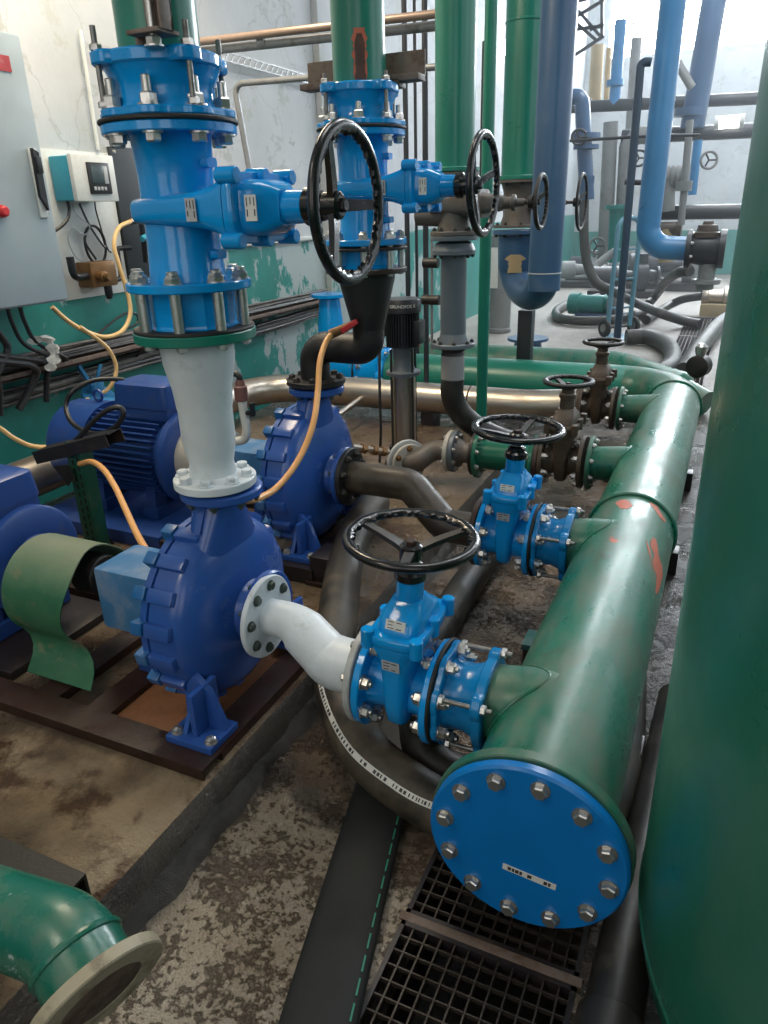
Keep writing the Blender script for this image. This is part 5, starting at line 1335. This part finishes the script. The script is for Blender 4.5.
for i, (q, R, lab) in enumerate((((-1.711, 8.2, 1.674), 0.17, 'dark handwheel seen edge-on left of the grey hanging hose'), ((-2.073, 10.8, 2.478), 0.09, 'small dark handwheel under the far hooked pipe'), ((-1.856, 11.6, 1.088), 0.11, 'pale small handwheel low by the far teal wall'), ((-1.385, 11.6, 2.229), 0.1, 'small dark handwheel beside the light blue pipe'), ((-0.467, 11.2, 2.145), 0.1, 'pale small handwheel on the far right wall'))):
    if i == 0: continue
    t = thing('far_handwheel', lab, 'handwheel', q)
    q = V(q)
    part('rim', MB().torus(q, (.3, -1, .1), R, .018, .018, 32, 8), far_grey if i in (2, 4) else far_dark, t)
    m = MB(); a_, b_, c_ = basis((.3, -1, .1))
    for s in range(3): m.cyl(q, q + (a_ * math.cos(s * 2.1) + b_ * math.sin(s * 2.1)) * R, .012, n=8)
    part('spoke', m, far_dark, t)
# lattice bracket at the roof
lt = thing('roof_lattice', 'dark steel lattice bracket under the roof at the far left', 'lattice', (-2.243, 12.0, 3.769))
L = [((-2.498, 12, 4.242), (-2.098, 12, 4.287)), ((-2.478, 12, 3.587), (-2.056, 12, 3.797)), ((-2.484, 12, 4.054), (-2.092, 12, 4.218)), ((-2.465, 12, 4.168), (-2.11, 12, 3.803)), ((-2.501, 12, 3.914), (-2.066, 12, 3.915)), ((-2.467, 12, 4.005), (-2.16, 12, 3.76)), ((-2.127, 12, 4.313), (-2.081, 12, 3.776)), ((-2.252, 12, 3.888), (-2.068, 12, 3.939))]
for a_, b_ in L: part('bar', MB().bar(V(a_), V(b_), .04, .04), far_dark, lt)
# lamp on the far right, lamp between the green pipes
def tube_lamp(name, label, a, b, r):
    t = thing(name, label, 'lamp', a)
    a, b = V(a), V(b); d = (b - a).normalized()
    part('housing', MB().bar(a + V((0, .08, .06)), b + V((0, .08, .06)), .12, .05, .01), white_plastic, t)
    part('tube', MB().cyl(a, b, r, n=16), tube_glow, t)
    for q in (a, b): part('end_cap', MB().cyl(q - d * .03, q + d * .03, r * 1.15, n=16).box(q - V((.02, .0, .0)), q + V((.02, .09, .05))), white_plastic, t)
tube_lamp('fluorescent_lamp', 'glowing fluorescent lamp above the dark cross pipe beside the tank', (-0.461, 12.0, 2.629), (-0.154, 12.0, 2.633), .075)
tube_lamp('fluorescent_lamp', 'glowing lamp glimpsed between the thin green pole and the fourth riser', (-3.845, 13.0, 3.977), (-3.618, 13.0, 3.968), .11)

# things on the far floor
ht = thing('hand_truck', 'pale blue tubular hand truck with dark wheels standing in the far aisle', 'hand truck', (-1.275, 10.301, 0.0))
wl, wr = V((-1.451, 10.17, 0.0)), V((-1.12, 10.512, 0.0))
ax = (wr - wl).normalized(); hh = V((.0, .12, 1)).normalized()
bl_, br_ = wl + V((.0, 0, .13)) + ax * .06, wr + V((0, 0, .13)) - ax * .06
t0, t1 = bl_ + hh * 1.36, br_ + hh * 1.36
fr = MB().tube(bend_path([bl_, t0, t1, br_], .14, 8), .031, 12, 0)
part('frame', fr, truck_blue, ht)
for f in (.18, .45, .72): part('crossbar', MB().cyl(bl_.lerp(t0, f), br_.lerp(t1, f), .014, n=10), truck_blue, ht)
for s in (bl_, br_): part('brace', MB().tube([s + hh * .5, s + hh * .3 + V((0, .12, 0)), s + V((0, .10, -.02))], .013, 10, 4), truck_blue, ht)
part('axle', MB().cyl(wl + V((0, .06, .12)), wr + V((0, .06, .12)), .014, n=10), far_dark, ht)
part('toe_plate', MB().box(bl_ + V((0, -.28, -.115)), br_ + V((0, 0, -.10)), .003), truck_blue, ht)
for q in (wl, wr):
    w = part('wheel', MB().torus(q + V((0, .06, .12)), ax, .085, .035, .032, 32, 10), black_worn, ht)
    part('hub', MB().cyl(q + V((0, .06, .12)) - ax * .03, q + V((0, .06, .12)) + ax * .03, .055, n=16), far_grey, w)
cable('hanging_hose', 'long grey rubber hose drooping from the far handwheel down across the aisle floor', 'hose', [(-1.984, 11.0, 1.714), (-1.949, 11.0, 1.264), (-1.88, 11.0, 0.907), (-1.725, 10.95, 0.643), (-1.502, 10.997, 0.52), (-1.288, 11.9, 0.27), (-0.829, 10.977, 0.24), (-0.523, 11.35, 0.09), (-0.306, 11.25, 0.07)], .066, hose_grey, None, 16)
cable('ring_hose', 'grey hose lying in a long loop on the far floor behind the hand truck', 'hose', [(-2.141, 13.952, 0.1), (-2.331, 13.246, 0.09), (-2.501, 12.735, 0.08), (-2.472, 11.971, 0.08), (-2.272, 11.324, 0.08), (-1.93, 11.086, 0.08), (-1.533, 11.284, 0.08), (-1.239, 11.895, 0.08), (-1.07, 12.522, 0.08)], .068, hose_grey, None, 16)
cable('black_hose', 'black rubber hose arching up from the far floor under the check valve', 'hose', [(-1.217, 13.356, 0.07), (-1.163, 13.559, 0.13), (-1.051, 13.36, 0.3), (-0.875, 12.385, 0.55), (-0.674, 11.221, 0.75), (-0.51, 10.938, 0.8)], .07, rubber, None, 16)
cable('black_hose', 'black rubber hose running right along the far floor to a steel coupling', 'hose', [(-1.048, 11.472, 0.07), (-0.984, 12.26, 0.07), (-0.835, 12.879, 0.12), (-0.635, 12.859, 0.22), (-0.374, 12.779, 0.28)], .065, rubber, None, 16)
cable('black_hose', 'black rubber hose lying farthest back between the far pumps', 'hose', [(-1.888, 15.753, 0.1), (-1.64, 16.819, 0.1), (-1.444, 17.065, 0.1), (-1.325, 17.08, 0.1)], .09, rubber, None, 16)
cable('thick_hose', 'thick grey hose from behind the hand truck bending towards the drain grating', 'hose', [(-1.105, 9.713, 0.1), (-0.871, 9.775, 0.1), (-0.653, 9.455, 0.1), (-0.511, 8.943, 0.1), (-0.443, 8.073, 0.1), (-.58, 7.4, .1)], .095, hose_grey, None, 16)
cable('thick_hose', 'thick grey hose slanting beside the tank edge over the far gratings', 'hose', [(-0.296, 7.755, 0.1), (-0.254, 8.702, 0.1), (-0.171, 9.671, 0.11), (-0.029, 11.155, 0.12), (.25, 12.5, .12)], .095, hose_grey, None, 16)
tc = thing('hose_coupling', 'yellowish steel hose coupling on the far floor under the check valve', 'pipe fitting', (-0.289, 14.725, 0.0))
q = V((-0.374, 12.779, 0.28))
part('body', MB().lathe([(0, .12), (.03, .13), (.09, .13), (.1, .10), (.3, .10), (.32, .15), (.37, .15)], q, EX, 24), stainless, tc)
part('base', MB().box(q + V((.0, -.22, -.28)), q + V((.45, .12, -.10)), .02), hull, tc)
# small far pumps and machines
gm = thing('far_motor', 'small green motor with blue foot on the far floor inside the hose loop', 'motor', (-2.19, 13.463, 0.0))
q = V((-1.972, 12.105, 0.2))
part('housing', MB().lathe([(-.34, .12), (-.32, .16), (-.16, .17), (-.15, .14), (.22, .14), (.23, .16), (.28, .10)], q, (1, -.1, 0), 28), far_teal, gm)
part('volute', MB().lathe([(.28, .10), (.30, .17), (.42, .17), (.45, .08)], q, (1, -.1, 0), 28), far_grey, gm)
part('base', MB().box(q + V((-.2, -.17, -.20)), q + V((.58, .17, -.13)), .01), steel_blue, gm)
def far_pump(label, q, s, mat, mat2, yaw=0.):
    q = V(q); t = thing('far_pump', label, 'pump', q)
    d = V((math.cos(yaw), math.sin(yaw), 0)); c = q + V((0, 0, .38 * s))
    part('casing', MB().lathe([(-.14 * s, .10 * s), (-.12 * s, .26 * s), (.06 * s, .27 * s), (.12 * s, .12 * s), (.24 * s, .10 * s), (.25 * s, .17 * s), (.29 * s, .17 * s)], c, d, 28), mat, t)
    part('discharge', MB().lathe([(.1 * s, .10 * s), (.36 * s, .08 * s), (.365 * s, .16 * s), (.40 * s, .16 * s)], c, EZ, 24), mat, t)
    part('motor', MB().lathe([(-.95 * s, .15 * s), (-.92 * s, .19 * s), (-.45 * s, .19 * s), (-.43 * s, .13 * s), (-.14 * s, .09 * s)], c, d, 28), mat2, t)
    part('base', MB().box(q + V((-.95 * s, -.25 * s, 0)), q + V((.3 * s, .25 * s, .12 * s)), .01), dark_steel, t)
far_pump('grey far pump by the left wall under the teal band', (-2.657, 16.651, 0), .95, far_grey, far_grey, .2)
far_pump('grey far pump standing just behind the hanging hose', (-2.425, 17.335, 0), 1.0, far_grey, far_dark, -.2)
far_pump('dark blue far pump behind the black hoses in the middle of the aisle', (-1.522, 14.973, 0), 1.0, far_dark, far_dark, .3)
far_pump('grey far pump under the light blue pipe bend', (-1.563, 19.401, 0), 1.2, far_grey, far_grey, 0)
far_pump('pale grey far pump directly below the black check valve', (-0.754, 16.35, 0), 1.25, far_grey, far_dark, .1)
run('short_pipe', 'pale slanting pipe by the far pumps, lower left of the hand truck', [(-1.632, 10.4, 0.924), (-1.429, 10.4, 1.086)], .05, label_grey)
gc = thing('grey_cylinder', 'grey upright cylinder with a pale label standing beyond the blue cup of the fourth column', 'cylinder', (-2.912, 10.314, 0.0))
q = V((-2.926, 10.311, 0.0))
part('shell', MB().lathe([(0, .15), (.01, .165), (.06, .165), (.07, .155), (.95, .155), (1.3, .155), (1.36, .10)], q, EZ, 32), far_grey, gc)
part('label', MB().box(q + V((-.13, -.18, .62)), q + V((.0, -.14, 1.15)), .002), label_white, gc)
bs = thing('blue_stand', 'dark blue tapered stand with a round flange behind the second green cross pipe', 'stand', (-2.113, 8.654, 0.0))
q = V((-2.086, 8.596, 0.0))
part('cone', MB().lathe([(0, .20), (.10, .17), (.20, .15)], q, EZ, 32), steel_blue, bs)
part('flange', MB().disc(q + V((0, 0, .20)), EZ, .24, .03, 0, 32), steel_blue, bs)
dw = thing('far_handwheel', 'brownish handwheel edge-on at the right end of the fourth column stem', 'handwheel', (-0.923, 5.09, 1.678))
bpy.data.objects.remove(dw)

# ------------------------------------------------------------------ light and camera
def area(name, loc, rot, sx, sy, energy, col):
    l = bpy.data.lights.new(name, 'AREA'); l.shape = 'RECTANGLE'; l.size = sx; l.size_y = sy; l.energy = energy; l.color = col
    o = bpy.data.objects.new(name, l); C.objects.link(o); o.location = loc; o.rotation_euler = rot; return o
for i, (x, y, z, e_, c_) in enumerate(((-.3, 3.0, 5.8, 50, (1, .98, .96)), (-.3, 6.5, 5.8, 80, (.95, .97, 1)), (-.3, 10.5, 5.8, 110, (.92, .96, 1)), (-.3, 15., 5.8, 130, (.92, .96, 1)), (-2.95, 3.4, 4.0, 75, (1, .83, .60)), (-2.4, -1.2, 4.6, 40, (1, .88, .70)))):
    area('added_light', (x, y, z), (0, 0, 0), (1.4 if i < 4 else .5), 1.8, e_, c_)  # unseen area lights added for top light and warm sheen
hz = bpy.data.materials.new('glare_haze'); hz.use_nodes = True; t_ = hz.node_tree; t_.nodes.clear()
vs_ = t_.nodes.new('ShaderNodeVolumeScatter'); vs_.inputs['Density'].default_value = .016; vs_.inputs['Color'].default_value = (.86, .94, 1, 1); vs_.inputs['Anisotropy'].default_value = .35
t_.links.new(vs_.outputs[0], t_.nodes.new('ShaderNodeOutputMaterial').inputs['Volume'])
single('haze', MB().box((XL + .02, 7.0, .01), (XR - .02, YF - .02, ZC - .02)), hz, 'pale haze volume added for window glare in the far half of the hall', 'haze', kind='stuff')  # scattering volume added to imitate veiling glare round the far windows
W = bpy.data.worlds.new('hall_air'); S.world = W; W.use_nodes = True
W.node_tree.nodes['Background'].inputs[0].default_value = (.75, .85, 1, 1); W.node_tree.nodes['Background'].inputs[1].default_value = .05

cam = bpy.data.cameras.new('camera'); co = bpy.data.objects.new('camera', cam); C.objects.link(co)
cam.sensor_fit = 'VERTICAL'; cam.sensor_height = 24.; cam.lens = 24. * 724. / 1024.; cam.clip_start = .02; cam.clip_end = 100
rx, ry, rz = ((0.9098322, 0.1372323, -0.3916282), (0.4140814, -0.3621771, 0.8350834), (-0.0272384, -0.9219518, -0.3863457))
# rows: world axes in camera space (right, down, forward)
R3 = Matrix(((rx[0], -rx[1], -rx[2]), (ry[0], -ry[1], -ry[2]), (rz[0], -rz[1], -rz[2])))
co.matrix_world = Matrix.Translation((0, 0, 1.68)) @ R3.to_4x4()
S.camera = co
S.view_settings.view_transform = 'Standard'; S.view_settings.look = 'None'; S.view_settings.gamma = 1.; S.view_settings.use_curve_mapping = False
S.view_settings.exposure = .36
S.cycles.use_denoising = True
S.cycles.max_bounces = 6; S.cycles.diffuse_bounces = 3; S.cycles.glossy_bounces = 3
S.cycles.sample_clamp_indirect = 4
